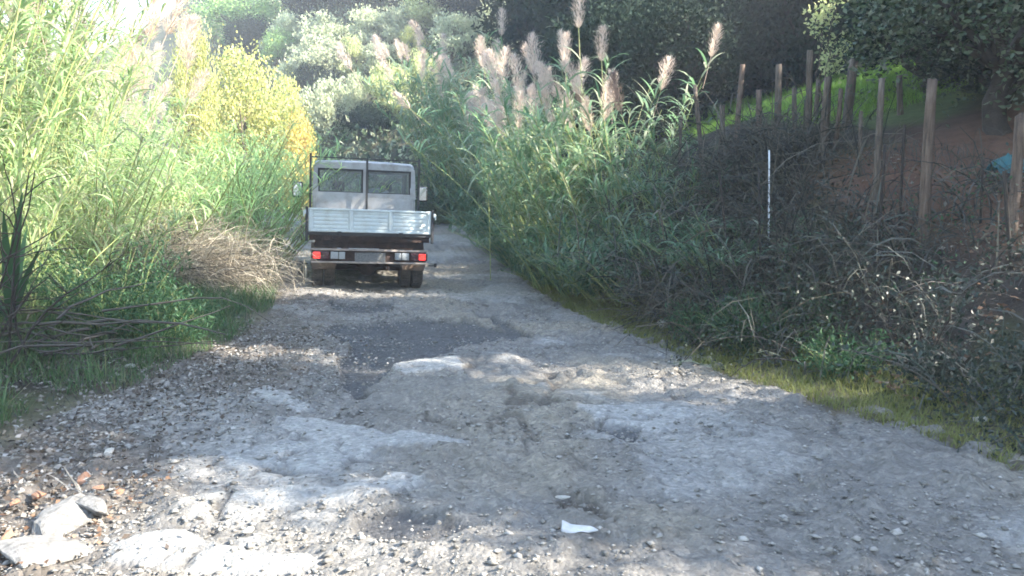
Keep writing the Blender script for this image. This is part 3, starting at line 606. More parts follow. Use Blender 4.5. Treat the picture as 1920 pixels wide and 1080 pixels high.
def crown_mesh(seed, lobes, ntuft, per, tuft_r, L, W, mat, up=0.6, fill=0.25, name='crown', zsq=1.0):
    rng = np.random.default_rng(seed); C = np.array([l[0] for l in lobes], float); R = np.array([l[1] for l in lobes], float)
    w = R ** 2 / np.sum(R ** 2); k = rng.choice(len(R), ntuft, p=w)
    d = rng.normal(size=(ntuft, 3)); d[:, 2] = np.abs(d[:, 2]) * rng.choice([1, 1, -0.7], ntuft); d /= np.linalg.norm(d, axis=1, keepdims=True)
    rr = np.where(rng.uniform(size=ntuft) < fill, rng.uniform(0.2, 0.8, ntuft), rng.uniform(0.78, 1.08, ntuft))
    tc_ = C[k] + d * (R[k] * rr)[:, None] * np.array([1, 1, zsq])
    N = ntuft * per; o = np.repeat(d, per, 0); off = rng.normal(0, 1, (N, 3)) * np.repeat(tuft_r * rng.uniform(0.6, 1.3, ntuft), per)[:, None]; off[:, 2] *= 1.25
    P = np.repeat(tc_, per, 0) + off
    D = o * 0.6 + np.array([0, 0, up]) + rng.normal(0, 0.7, (N, 3))
    V, F = cards(P, D, L * rng.uniform(0.7, 1.3, N), W * rng.uniform(0.7, 1.3, N), rng)
    return mesh_np(name, V, F, M[mat])
def trunk_mesh(seed, h0, lobes, r0, mat, extra=2):
    rng = np.random.default_rng(seed); paths = []; rads = []
    K = 7
    def seg(a, b_, ra, rb):
        t = np.linspace(0, 1, K)[:, None]; p = np.array(a) * (1 - t) + np.array(b_) * t
        p[1:-1] += rng.normal(0, 0.05 * np.linalg.norm(np.array(b_) - np.array(a)), (K - 2, 3)) * 0.6; paths.append(p); rads.append(np.linspace(ra, rb, K))
    fork = np.array([rng.normal(0, 0.08), rng.normal(0, 0.08), h0]); seg((0, 0, -0.25), fork, r0 * 1.25, r0 * 0.8)
    for (c_, R_) in lobes:
        seg(fork - np.array([0, 0, 0.05]), c_, r0 * 0.6, r0 * 0.12)
        for _ in range(extra):
            d = rng.normal(size=3); d /= np.linalg.norm(d); seg(np.array(c_) * 0.7 + fork * 0.3, np.array(c_) + d * R_ * 0.9, r0 * 0.28, r0 * 0.05)
    V, F = tubes(np.array(paths), np.array(rads), 6); return mesh_np('trunk', V, F, M[mat], True)
def rand_lobes(seed, n, spread, z0, z1, r0, r1):
    rng = np.random.default_rng(seed); L = []
    for k in range(n):
        a = 2 * math.pi * k / n + rng.uniform(-0.5, 0.5); s = spread * rng.uniform(0.45, 1.0)
        L.append(((s * math.cos(a), s * math.sin(a), rng.uniform(z0, z1)), rng.uniform(r0, r1)))
    L.append(((0, 0, z1 + 0.1), r1)); return L
def tree_kind(seed, mat, lobes, h0, r0, ntuft, per, tuft, L, W, bark='bark', up=0.6, fill=0.25):
    return trunk_mesh(seed, h0, lobes, r0, bark), crown_mesh(seed + 1, lobes, ntuft, per, tuft, L, W, mat, up, fill)
def put_tree(kind, name, label, cat, loc, rz_, sc, group=None):
    t = thing(name, label, cat, loc, (0, 0, rz_), group, sc)
    link('trunk', kind[0], t); tag(link('crown', kind[1], t), kind='stuff'); return t

# ------------------------------------------------------------------ hillside trees (heights for kinds are about 5 m)
OL = [tree_kind(300 + 10 * k, 'olive', rand_lobes(310 + k, 7, 1.35, 1.2, 3.9, 0.75, 1.15), 1.2, 0.2, 170, 30, 0.22, 0.30, 0.12, up=1.3) for k in range(3)]
OW = [tree_kind(340 + 10 * k, 'olive_warm', rand_lobes(345 + k, 7, 1.2, 1.2, 3.9, 0.75, 1.1), 1.0, 0.18, 170, 30, 0.22, 0.30, 0.12, up=1.3) for k in range(2)]
GR = [tree_kind(370 + 10 * k, 'green', rand_lobes(375 + k, 7, 1.4, 1.6, 3.9, 0.9, 1.3), 1.2, 0.2, 330, 26, 0.2, 0.16, 0.09, up=0.4) for k in range(2)]
DK = [tree_kind(400 + 10 * k, 'dark', rand_lobes(405 + k, 11, 1.6, 0.7, 4.0, 0.95, 1.35), 1.0, 0.2, 560, 26, 0.24, 0.17, 0.10, 'bark_dark', up=0.3, fill=0.35) for k in range(3)]
YE = [tree_kind(440, 'yellow', rand_lobes(441, 7, 1.3, 1.4, 3.8, 0.75, 1.1), 1.0, 0.12, 340, 30, 0.2, 0.11, 0.08, up=0.3), tree_kind(450, 'orange', rand_lobes(451, 6, 1.0, 1.2, 3.6, 0.6, 0.9), 0.9, 0.1, 260, 20, 0.18, 0.13, 0.10, up=0.3)]
def hill_tree(kind, px, ytop, ybase, wpx, label, name, cat, rz_, group=None, d=None):
    if d is None: x, y, z = on_ground(px, ybase + 4, 20); wpx *= 1.15
    else: x = at(px, 395, d).x; y = d; z = Hf(x, y)
    h = at(px, ytop - 3, y).z - z; w = wpx / FPX * y
    put_tree(kind, name, label, cat, (x, y, z - 0.1), rz_, (w / 4.3, w / 4.3, max(h, 0.8) / 5.0), group)
G1 = 'olive trees on the hillside'
for a in [
    (OL[0], 606, 28, 112, 100, 'silvery olive tree high on the hillside below the dark wood', 'olive_tree', 'tree', 0.3, G1),
    (OL[1], 600, 78, 172, 125, 'broad pale olive tree in the middle of the hillside', 'olive_tree', 'tree', 1.9, G1),
    (OL[2], 686, 18, 105, 74, 'narrow olive tree high up beside a dark gap', 'olive_tree', 'tree', 2.7, G1),
    (OL[0], 620, 152, 268, 100, 'grey-green olive tree at the hill foot behind the yellow tree', 'olive_tree', 'tree', 4.0, G1),
    (OW[0], 732, 122, 240, 98, 'sunlit yellowish olive tree right above the truck', 'olive_tree', 'tree', 0.8, G1),
    (OL[1], 712, 84, 150, 66, 'small olive tree half hidden above the yellowish olive', 'olive_tree', 'tree', 5.0, G1),
    (YE[0], 776, 52, 125, 60, 'yellow-leaved small tree on the slope above the far plumes', 'yellow_tree', 'tree', 0.4, None),
    (OL[2], 850, 28, 110, 105, 'wide pale olive tree above the far reed plumes', 'olive_tree', 'tree', 3.3, G1),
    (OW[1], 800, -14, 62, 95, 'greenish olive tree at the top of the slope', 'olive_tree', 'tree', 1.1, G1),
    (OL[0], 930, 10, 110, 105, 'pale olive tree partly behind the sunlit roadside reeds', 'olive_tree', 'tree', 2.2, G1),
    (OL[1], 404, 32, 95, 46, 'small grey olive beside the gap of open sky', 'olive_tree', 'tree', 2.0, G1),
    (GR[0], 462, -32, 92, 160, 'large bright green tree standing out on the ridge near the sky', 'broadleaf_tree', 'tree', 0.5, None),
    (GR[1], 520, 60, 130, 60, 'green bushy tree below the large ridge tree', 'broadleaf_tree', 'tree', 2.5, None),
    (OL[2], 548, 118, 200, 60, 'small shaded olive next to the yellow crown', 'olive_tree', 'tree', 0.1, G1),
    (OL[0], 668, 140, 215, 46, 'thin dim olive between two brighter olives', 'olive_tree', 'tree', 1.4, G1),
    (OL[1], 540, 30, 110, 60, 'olive tree between the ridge tree and the highest olives', 'olive_tree', 'tree', 4.4, G1),
    (OW[0], 660, 70, 150, 52, 'little warm-green olive in the centre gap', 'olive_tree', 'tree', 3.0, G1),
    (OW[1], 790, 100, 185, 66, 'warm-green olive just behind the far plumes', 'olive_tree', 'tree', 5.2, G1),
    (OL[2], 745, 20, 100, 70, 'olive below the greenish olive at the slope top', 'olive_tree', 'tree', 5.9, G1),
]: hill_tree(*a)
# slender tree with a bare pale trunk
x, y, z = on_ground(498, 148, 20); hgt = at(498, 76, y).z - z
sl_l = [((0.1, 0, 4.1), 0.7), ((-0.4, 0.2, 4.4), 0.5), ((0.4, -0.2, 4.3), 0.5)]
put_tree(tree_kind(470, 'olive', sl_l, 3.6, 0.09, 90, 22, 0.16, 0.17, 0.06, 'bark_pale'), 'slender_tree', 'slender tree with a bare pale trunk on the hillside', 'tree', (x, y, z), 0, hgt / 4.9)
k = 0
for px, yt, yb_, w, lab in [(585, -70, 28, 120, 'dark evergreen at the wood edge beside the bright ridge tree'), (650, -75, 30, 130, 'dark evergreen above the highest silvery olive'), (725, -80, 25, 130, 'dark evergreen in the gap at the slope top'), (880, -70, 48, 140, 'dark evergreen above the wide pale olive'), (960, -80, 60, 150, 'dark evergreen behind the tallest plumes'),
                       (470, 40, 130, 70, 'dark shaded bush below the bright ridge tree'), (590, 120, 190, 70, 'dark shaded bush under the broad olive'), (650, 205, 258, 60, 'dark bush at the hill foot behind the truck'), (700, 200, 262, 70, 'dark bush under the yellowish olive')]:
    hill_tree(DK[k % 3], px, yt, yb_, w, lab, 'evergreen_tree', 'tree', k * 1.3, 'dark evergreens on the hillside'); k += 1
# yellow trees beyond the left reeds
hill_tree(YE[0], 468, 100, 330, 215, 'yellow-leaved autumn tree behind the pale green roadside tuft', 'yellow_tree', 'tree', 0.7, None, 25)
hill_tree(YE[0], 535, 150, 330, 150, 'lower yellow tree beside the truck mirror, in front of the olives', 'yellow_tree', 'tree', 4.1, None, 27)
hill_tree(YE[1], 566, 190, 330, 110, 'orange-yellow shrub at the road bend beside the truck mirror', 'yellow_shrub', 'shrub', 2.0, None, 24)
hill_tree(YE[0], 368, 42, 330, 110, 'yellow sapling rising out of the reeds near the sky gap', 'yellow_tree', 'tree', 3.0, None, 22)

def scrub(name, seed, n, xr, yr, label, mat, h=1.1, L=0.28, clump=0.25):
    rng = np.random.default_rng(seed); y = rng.uniform(*yr, n); x = rng.uniform(*xr, n) * (y / yr[1]); 
    f = fbm(x * clump, y * clump, seed, 4); k = f > 0.43; x, y, f = x[k], y[k], f[k]; N = len(x)
    sr_ = x - edge_r(y); sl_ = edge_l(y) - x; k = (np.maximum(sr_, sl_) > 1.5); x, y, f = x[k], y[k], f[k]; N = len(x)
    z = H(x, y) + rng.uniform(0, 1, N) * h * np.clip((f - 0.38) * 5, 0.15, 1.4)
    V, F = cards(np.stack([x, y, z], 1), rng.normal(0, 0.7, (N, 3)) + np.array([0, -0.2, 0.6]), L * rng.uniform(0.6, 1.4, N), L * 0.5 * rng.uniform(0.6, 1.4, N), rng)
    tag(link(name, mesh_np(name, V, F, M[mat])), label, 'undergrowth', kind='stuff')
scrub('hillside_undergrowth', 810, 40000, (-45, 22), (38, 115), 'dark scrub covering the hillside between the olive trees', 'oak', 1.6, 0.34)
scrub('hillside_undergrowth', 811, 26000, (-45, 22), (37, 110), 'paler dry scrub scattered over the hillside', 'olive', 1.2, 0.26, 0.4)
scrub('wood_undergrowth', 812, 40000, (3, 60), (19, 70), 'dark undergrowth filling the wood above the terrace', 'dark', 3.2, 0.26)

# ------------------------------------------------------------------ dark wood above the bank, and trees whose shade covers the road
def T_(kind, x, y, h, w, label, name='evergreen_tree', cat='tree', rz_=0.0, group=None):
    put_tree(kind, name, label, cat, (x, y, Hf(x, y) - 0.15), rz_, (w / 4.6, w / 4.6, h / 5.2), group)
GW = 'dark evergreens above the bank'
for x, y, h, w, lab in [
    (3.5, 27, 8, 6, 'dark evergreen behind the tallest sunlit reed plumes'), (7.0, 24, 8.5, 6.5, 'dark evergreen above the two brownish plumes'), (9.0, 30, 9, 7, 'tall dark evergreen deep in the wood over the terrace'),
    (11, 22, 8, 6.5, 'dark evergreen behind the row of sunlit posts'), (14.5, 24, 9, 7, 'dark evergreen behind the yellow-green sapling'), (5.5, 34, 9, 7, 'dark evergreen rising over the sunlit reeds'), (1.5, 36, 8, 6, 'dark evergreen between hillside olives and the wood'),
    (15.5, 19.5, 6.5, 5.5, 'dark evergreen at the edge of the terrace meadow'), (19, 20, 8, 7, 'dark evergreen high behind the leafy oak'), (17, 30, 10, 8, 'tallest dark evergreen at the back of the wood'), (24, 27, 9, 8, 'dark evergreen far up behind the oak crown')]:
    T_(DK[k % 3], x, y, h, w, lab, rz_=k * 1.7, group=GW); k += 1
OAK = [tree_kind(480 + 10 * q, 'oak', rand_lobes(485 + q, 9, 1.7, 1.3, 3.8, 0.8, 1.2), 1.3, 0.16, 620, 26, 0.2, 0.095, 0.055, 'bark_dark', up=0.1, fill=0.3) for q in range(2)]
for x, y, h, w, lab in [(6.4, 12.6, 2.0, 2.6, 'dark evergreen shrub behind the thick dark post'), (7.6, 12.0, 2.6, 3.0, 'dark evergreen shrub under the oak crown'), (6.3, 10.4, 1.4, 1.9, 'low dark shrub behind the thickest brown post'), (7.2, 10.0, 1.8, 2.2, 'dark shrub uphill of the turquoise tarpaulin'), (3.6, 18.5, 3.0, 3.0, 'dark evergreen shrub behind the slim leaning post'), (4.9, 21.5, 3.6, 3.6, 'dark evergreen shrub above the bright meadow'), (2.6, 20, 3.6, 3.0, 'dark evergreen shrub behind the brownish plumes'), (7.5, 21, 4.2, 3.6, 'dark evergreen shrub at the top of the meadow'), (9.5, 17.5, 3.2, 3.2, 'dark evergreen shrub beyond the sapling'), (7.5, 14.6, 1.7, 2.5, 'dark evergreen shrub closing the meadow behind the grey posts')]:
    T_(DK[k % 3], x, y, h, w, lab, 'evergreen_shrub', 'shrub', k * 1.9, 'dark shrubs around the terrace meadow'); k += 1
T_(OAK[0], 5.6, 9.4, 3.6, 3.8, 'leafy oak crown overhanging the wooden posts', 'oak_tree', rz_=0.6)
SAP = tree_kind(495, 'olive_warm', [((0, 0, 0.7), 0.22), ((0.14, 0, 1.05), 0.24), ((-0.1, 0.1, 1.45), 0.22), ((0.1, 0, 1.8), 0.16)], 0.4, 0.018, 46, 10, 0.07, 0.085, 0.045, up=0.4)
put_tree(SAP, 'sapling', 'thin yellow-green sapling behind the tallest post', 'sapling', (at(1548, 300, 13.0).x, 13.0, Hf(at(1548, 300, 13.0).x, 13.0)), 0.5, 1.0)
SH = 'evergreens beside the road, beyond the picture'
for i_, (x, y, h, w) in enumerate([(8.2, 6.9, 7.2, 4.4), (11.0, 6.0, 9.0, 3.7), (8.2, 2.7, 8.0, 3.5), (11.6, 2.0, 9.2, 3.6), (9.2, -3.6, 6.5, 5.0), (14.0, 7.0, 7, 5.5), (15.5, 0.2, 7, 5.0), (12, -7, 7.5, 6), (25, 19, 9, 7.5), (28, 25, 9, 8), (12.2, 11.8, 4.3, 3.9), (13.4, 14.2, 2.7, 3.0)]):
    T_(DK[k % 3] if i_ % 2 else OAK[i_ % 4 // 2], x, y, h, w, 'evergreen beside the road, shading it from beyond the picture', rz_=k * 1.1, group=SH); k += 1

SHADE_PINE = tree_kind(475, 'dark', [((1.2 * math.cos(a_), 1.2 * math.sin(a_), 7.0 + 0.5 * (q_ % 2)), 1.0) for q_, a_ in enumerate(np.linspace(0, 5.2, 6))] + [((0, 0, 7.2), 0.9)], 5.6, 0.2, 420, 26, 0.22, 0.18, 0.06, 'bark', up=0.6, fill=0.35)  # unseen pine added as a shade caster; high crown keeps sun on the reeds
put_tree(SHADE_PINE, 'shade_pine', 'tall umbrella pine added over the bank beyond the picture to shade the truck', 'tree', (10.2, 13.0, Hf(10.2, 13.0)), 0.4, (1.1, 1.1, 1.0), SH)
put_tree(SHADE_PINE, 'shade_pine', 'slim young pine added over the bank beyond the picture to shade the tailgate', 'tree', (8.6, 10.5, Hf(8.6, 10.5)), 1.4, (0.52, 0.52, 0.8), SH)
# ------------------------------------------------------------------ left reed bank
prng = np.random.default_rng(77)
RV = [make_reeds(500 + q, 50, 0.95, 3.0, 5.2, 0.60, 0.034, 0.08, 36, 0.10, spread=0.18) for q in range(4)]
RS = [make_reeds(520 + q, 44, 0.85, 1.6, 3.0, 0.55, 0.030, 0.18, 32, 0.05) for q in range(2)]
GL = 'sunlit giant reeds lining the road'
for i_, (x, y, sc, npl, lab) in enumerate([
    (-5.6, 6.6, 0.95, 4, 'sunlit giant reeds at the picture edge above the bare dark branches'),
    (-6.5, 8.2, 1.05, 5, 'tall sunlit giant reeds behind the dead sticks and bare branches'),
    (-7.4, 9.6, 1.10, 6, 'tall sunlit giant reeds over the green weed bush'),
    (-6.9, 11.0, 1.0, 5, 'sunlit giant reeds over the dry grass heap'),
    (-8.6, 11.6, 1.15, 6, 'high reeds with pinkish plumes in the second row'),
    (-8.0, 13.2, 0.9, 4, 'sunlit giant reeds between the dry heap and the sky gap'),
    (-9.6, 14.4, 0.88, 3, 'pinkish-plumed reeds in front of the yellow sapling'),
    (-8.4, 15.6, 0.82, 5, 'sunlit reeds beside the pale green tuft'),
    (-11, 17.0, 0.9, 5, 'reeds with faded plumes below the yellow sapling'),
    (-9.6, 18.6, 0.75, 4, 'sunlit reeds in front of the yellow autumn tree'),
    (-11, 21.5, 0.7, 3, 'far reeds under the yellow autumn tree'),
    (-9.0, 9.0, 1.25, 5, 'tallest reeds behind the edge of the picture'),
    (-11, 13, 1.2, 4, 'back-row reeds with their tops against the sky')]):
    reed_clump(RV[i_ % 4], (x, y, Hf(x, y)), i_ * 1.37, sc, lab, GL, npl + 9, prng, psc=1.55)
for i_, (x, y, sc, lab) in enumerate([(-5.6, 9.6, 0.85, 'low leafy reeds drooping over the dry grass heap'), (-6.0, 11.6, 0.95, 'low leafy reeds arching above the dry heap'), (-6.9, 13.6, 0.9, 'low leafy reeds between heap and pale tuft'), (-5.3, 7.8, 0.7, 'low leafy reeds behind the green weed bush'), (-8.0, 16.4, 0.9, 'low leafy reeds next to the shaded road edge')]):
    reed_clump(RS[i_ % 2], (x, y, Hf(x, y)), i_ * 2.1, sc, lab, 'low reeds at the foot of the reed bank', 0, prng)
FT = make_reeds(540, 130, 1.0, 1.7, 2.7, 0.55, 0.018, 0.16, 26, 0.08, 'fine_reed', spread=0.55)
for x, y, sc, lab in [(-6.05, 17.0, 1.22, 'pale green fine-leaved tuft beside the road, next to the truck'), (-7.6, 18.6, 1.25, 'second fine-leaved tuft rising behind the pale green one')]:
    reed_clump(FT, (x, y, Hf(x, y)), x, sc, lab, None, 0, prng, name='fine_reed_tuft')

# ------------------------------------------------------------------ right-hand reeds
RR = [make_reeds(560 + q, 46, 0.75, 2.0, 3.7, 0.66, 0.048, 0.17, 18, 0.12, 'reed_leaf_lit', lean_dir=(math.pi if q < 2 else None), spread=0.14) for q in range(3)]
def lean_reed(variant, x, y, rz_, sc, lab, npl, group=None, plumes=PLUMES, psc=1.0):
    return reed_clump(variant, (x, y, Hf(x, y)), rz_, sc, lab, group, npl, prng, plumes, psc)
GRR = 'plumed giant reeds on the bank'
lean_reed(RR[0], 1.6, 13.6, 0.2, 0.95, 'sunlit plumed reeds with the fullest pinkish plumes on the bank', 9, GRR, psc=1.1)
lean_reed(RR[1], 1.15, 15.0, -0.3, 1.0, 'sunlit plumed reeds leaning over the road', 7, GRR, psc=1.0)
lean_reed(RR[2], 1.75, 15.2, 0.5, 0.98, 'plumed reeds with the highest plume of all', 5, GRR, psc=1.0)
lean_reed(RR[0], 0.9, 17.6, 0.1, 0.95, 'plumed reeds in the second row, ahead of the far ones', 6, GRR, psc=1.1)
lean_reed(RR[1], 1.0, 20.6, -0.4, 1.15, 'plumed reeds below the pale hillside olives', 7, GRR, psc=1.1)
lean_reed(RR[2], 0.2, 24.0, 0.3, 1.2, 'far plumed reeds beside the road beyond the truck', 7, GRR, psc=1.1)
lean_reed(RR[0], -1.0, 30.5, 0.0, 1.5, 'farthest plumed reeds at the road bend', 9, GRR, psc=1.0)
lean_reed(RR[1], -2.6, 34.0, 0.4, 1.5, 'far reeds rising behind the bend of the road', 8, GRR, psc=1.0)
lean_reed(RR[2], 0.4, 28.0, -0.2, 1.4, 'far reeds in front of the dark evergreens', 6, GRR, psc=1.0)
def tall_reed(px, ytop, d, label):
    tp = at(px, ytop + 55, d); zb_ = Hf(tp.x + 0.15, d); t = thing('giant_reed', label, 'reed', (tp.x + 0.15, d, zb_)); h = tp.z - zb_
    pt = np.array([[(-0.15 * u_ ** 2, 0.0, u_ * h) for u_ in np.linspace(-0.05, 1.02, 9)]]); V, F = tubes(pt, np.linspace(0.012, 0.006, 9)[None], 6); link('cane', mesh_np('cane', V, F, M['cane'], True), t)
    V, F, _ = ribbons(pt[0, 3:8], np.array([0.3, 3.0, 5.2, 1.6, 3.6]), np.full(5, 0.9), np.full(5, 0.6), np.full(5, 0.045), np.full(5, 1.4), 5); link('foliage', mesh_np('foliage', V, F, M['reed_leaf_lit']), t)
    link('plume', PLUMES[2], t, (-0.15, 0, h), (0.05, -0.08, 0.5), 0.95)
tall_reed(1085, 0, 14.0, 'single tall reed whose plume reaches the top of the picture')
tall_reed(1128, 62, 13.6, 'single reed with a pale plume beside the tallest one')
tall_reed(1060, 70, 14.4, 'single reed with a slim plume just below the tallest one')
tall_reed(905, 165, 16.5, 'single reed with a pale plume leaning out over the road')
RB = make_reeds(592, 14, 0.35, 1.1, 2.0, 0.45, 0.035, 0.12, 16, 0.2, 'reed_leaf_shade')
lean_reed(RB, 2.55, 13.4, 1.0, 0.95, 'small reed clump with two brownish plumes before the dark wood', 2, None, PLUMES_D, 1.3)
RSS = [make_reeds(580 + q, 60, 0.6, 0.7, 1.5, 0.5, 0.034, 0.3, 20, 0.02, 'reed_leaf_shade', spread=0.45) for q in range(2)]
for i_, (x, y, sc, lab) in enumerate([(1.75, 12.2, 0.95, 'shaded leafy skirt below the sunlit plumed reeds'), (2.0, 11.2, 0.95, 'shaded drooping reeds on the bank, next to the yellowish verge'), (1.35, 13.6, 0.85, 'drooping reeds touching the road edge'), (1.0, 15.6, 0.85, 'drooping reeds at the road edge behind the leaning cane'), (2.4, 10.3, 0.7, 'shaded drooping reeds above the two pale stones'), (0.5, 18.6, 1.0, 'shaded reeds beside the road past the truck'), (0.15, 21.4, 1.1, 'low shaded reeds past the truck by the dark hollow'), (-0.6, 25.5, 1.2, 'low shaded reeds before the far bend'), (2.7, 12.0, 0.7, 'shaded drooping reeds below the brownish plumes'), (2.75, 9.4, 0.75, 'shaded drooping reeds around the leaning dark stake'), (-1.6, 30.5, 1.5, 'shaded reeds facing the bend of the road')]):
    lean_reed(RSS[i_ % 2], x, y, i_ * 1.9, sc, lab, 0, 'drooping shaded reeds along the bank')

# ------------------------------------------------------------------ thickets on the bank and verge
def area_pts(rng, n, cx, cy, rx, ry_, rot=0.0):
    a = rng.uniform(0, 2 * math.pi, n); r = np.sqrt(rng.uniform(0, 1, n)); u = rx * r * np.cos(a); v = ry_ * r * np.sin(a)
    x = cx + u * math.cos(rot) - v * math.sin(rot); y = cy + u * math.sin(rot) + v * math.cos(rot); return np.stack([x, y, H(x, y) - 0.03], 1)
def thicket(seed, name, label, cat, cx, cy, rx, ry_, h, nst, nbl, nlf, blade='dry_grey', leafm='dead_leaf', rot=0.0, group=None, bl=0.6, bw=0.012, lean=None, leafsz=0.038, stem='twig', srad=0.006, elev=(0.5, 1.4), droop=(0.8, 2.4)):
    rng = np.random.default_rng(seed); t = thing(name, label, cat, (cx, cy, Hf(cx, cy)), group=group); o = np.array([cx, cy, Hf(cx, cy)])
    az = rng.uniform(0, 2 * math.pi, nst) if lean is None else lean + rng.normal(0, 0.9, nst)
    P = area_pts(rng, nst, cx, cy, rx, ry_, rot); pts = arcs(P, az, rng.uniform(*elev, nst), h * rng.uniform(0.8, 2.0, nst), rng.uniform(*droop, nst), rng, 8)
    V, F = tubes(pts - o, np.linspace(1, 0.4, 8)[None] * srad * rng.uniform(0.6, 1.6, nst)[:, None], 4); tag(link('stems', mesh_np('stems', V, F, M[stem], True), t), kind='stuff')
    if nbl:
        i = rng.integers(0, nst, nbl); j = rng.integers(0, 8, nbl); q = np.where(rng.uniform(size=nbl)[:, None] < 0.45, pts[i, j], area_pts(rng, nbl, cx, cy, rx, ry_, rot)); a = rng.uniform(0, 2 * math.pi, nbl) if lean is None else lean + rng.normal(0, 0.9, nbl)
        V, F, _ = ribbons(q - o, a, rng.uniform(0.2, 1.4, nbl), bl * rng.uniform(0.5, 1.4, nbl), bw * rng.uniform(0.6, 1.5, nbl), rng.uniform(0.6, 2.4, nbl), 4, rng.normal(0, 0.5, nbl))
        tag(link('blades', mesh_np('blades', V, F, M[blade]), t), kind='stuff')
    if nlf:
        i = rng.integers(0, nst, nlf); j = rng.integers(2, 8, nlf); q = pts[i, j] + rng.normal(0, 0.09, (nlf, 3))
        V, F = cards(q - o, rng.normal(size=(nlf, 3)), leafsz * rng.uniform(0.6, 1.5, nlf), leafsz * 0.6 * rng.uniform(0.6, 1.4, nlf), rng)
        tag(link('leaves', mesh_np('leaves', V, F, M[leafm]), t), kind='stuff')
    return t
GB = 'dry thickets on the bank'
for i_, (cx, cy, rx, ry_, h, nst, nbl, nlf, bl_, lf_, lab) in enumerate([
    (2.55, 9.6, 0.8, 1.3, 1.0, 90, 2400, 1800, 'dry_tan', 'bramble', 'withered vine tangle draped over the bank by the thin dark stakes'),
    (3.2, 11.2, 0.9, 1.4, 0.9, 80, 2600, 900, 'dry_tan', 'bramble', 'dry grass mound below the sunlit posts'),
    (3.2, 8.2, 0.7, 1.1, 0.9, 45, 600, 2400, 'dry_tan', 'bramble', 'grey tangle of dead stems beside the thin white pole'),
    (2.9, 7.0, 0.7, 0.9, 0.7, 26, 180, 3200, 'dry_grey', 'bramble', 'brown withered brambles below the wooden posts'),
    (3.6, 6.2, 0.7, 0.9, 0.6, 20, 80, 3200, 'dry_grey', 'bramble', 'dark brambles below the reddish sunlit soil'),
    (3.3, 5.2, 0.6, 0.8, 0.5, 16, 50, 2800, 'dry_grey', 'bramble', 'dark low brambles at the bank foot near the picture edge'),
    (2.5, 8.4, 0.5, 0.8, 0.6, 35, 420, 1600, 'dry_tan', 'bramble', 'dead stems hanging over the green weeds'),
    (4.3, 7.6, 0.8, 0.6, 0.35, 60, 250, 500, 'dry_grey', 'weed', 'low creepers at the edge of the reddish terrace')]):
    thicket(600 + i_, 'bramble_thicket', lab, 'brambles', cx, cy, rx, ry_, h, nst, nbl, nlf, bl_, lf_, rot=0.25, group=GB, bl=1.0 if bl_ == 'dry_tan' else 0.6, bw=0.014)
def weed(seed, label, cx, cy, r, h, n, nst=40, mat='weed', name='weed_bush', fine=True, group=None):
    rng = np.random.default_rng(seed); o = np.array([cx, cy, Hf(cx, cy)]); t = thing(name, label, 'weeds', tuple(o), group=group)
    P = area_pts(rng, nst, cx, cy, r * 0.45, r * 0.45); out = np.arctan2(P[:, 1] - cy, P[:, 0] - cx) + rng.normal(0, 0.5, nst)
    pts = arcs(P, out, rng.uniform(0.8, 1.5, nst), h * rng.uniform(0.6, 1.2, nst), rng.uniform(0.1, 0.9, nst), rng, 8, 0.05)
    V, F = tubes(pts - o, np.linspace(1, 0.3, 8)[None] * 0.005 * np.ones((nst, 1)), 4); tag(link('stems', mesh_np('stems', V, F, M['cane'], True), t), kind='stuff')
    i = rng.integers(0, nst, n); j = rng.integers(1, 8, n); q = pts[i, j] + rng.normal(0, 0.05, (n, 3))
    V, F = cards(q - o, rng.normal(0, 0.7, (n, 3)) + np.array([0, 0, 0.5]), 0.065 * rng.uniform(0.6, 1.5, n), (0.014 if fine else 0.035) * rng.uniform(0.7, 1.4, n), rng)
    tag(link('foliage', mesh_np('foliage', V, F, M[mat]), t), kind='stuff'); return t
weed(640, 'round green weed bush in front of the dead sticks', -4.15, 8.0, 0.75, 0.95, 6500, 70)
weed(641, 'lower feathery green weed bush beside the dry grass heap', -3.65, 8.1, 0.6, 0.6, 4500, 60)
weed(642, 'bright green weeds spilling down the bank foot', 2.45, 7.6, 0.75, 0.6, 6500, 90)
weed(643, 'green weeds just uphill of the pale stones', 2.05, 8.3, 0.5, 0.45, 3200, 60)
weed(644, 'small green weeds at the verge below the brambles', 2.75, 6.5, 0.4, 0.3, 1800, 50)
weed(645, 'dark green bush at the shaded road edge, left of the truck', -5.6, 16.6, 0.9, 0.9, 6000, 80)
weed(646, 'dark green bush by the road under the pale tuft', -5.4, 14.9, 0.75, 0.55, 4500, 70)
weed(647, 'green shrub low at the hill foot above the cab roof', at(690, 300, 33).x, 33, 1.6, 2.2, 6000, 60, 'green', fine=False)
weed(648, 'yellowish green shrub at the far road bend', at(640, 300, 30).x, 30, 1.4, 1.6, 5000, 50, 'olive_warm', fine=False)
weed(649, 'dark green shrub at the far bend behind the truck', at(740, 300, 31).x, 31, 1.8, 2.4, 7000, 60, 'weed', fine=False)
weed(650, 'dark shrub where the road disappears, beside the mirror', at(820, 400, 30).x, 30, 1.5, 1.9, 6000, 60, 'oak', fine=False)
# yellow flowers, with flower heads as parts
rng = np.random.default_rng(655); fx, fy = at(436, 480, 13.9).x, 13.9
t = weed(656, 'small yellow-flowered plant on the dry grass heap', fx, fy, 0.4, 0.75, 900, 22, 'grass', 'flowering_plant')
fl = crown_mesh(657, [((0, 0, 0), 0.05)], 12, 6, 0.02, 0.05, 0.035, 'yellow', name='flower_head')
for q in range(16):
    o = link('flower_head', fl, t, (rng.normal(0, 0.16), rng.normal(0, 0.16), rng.uniform(0.45, 0.85)), (0, 0, rng.uniform(0, 6)), rng.uniform(0.7, 1.3))
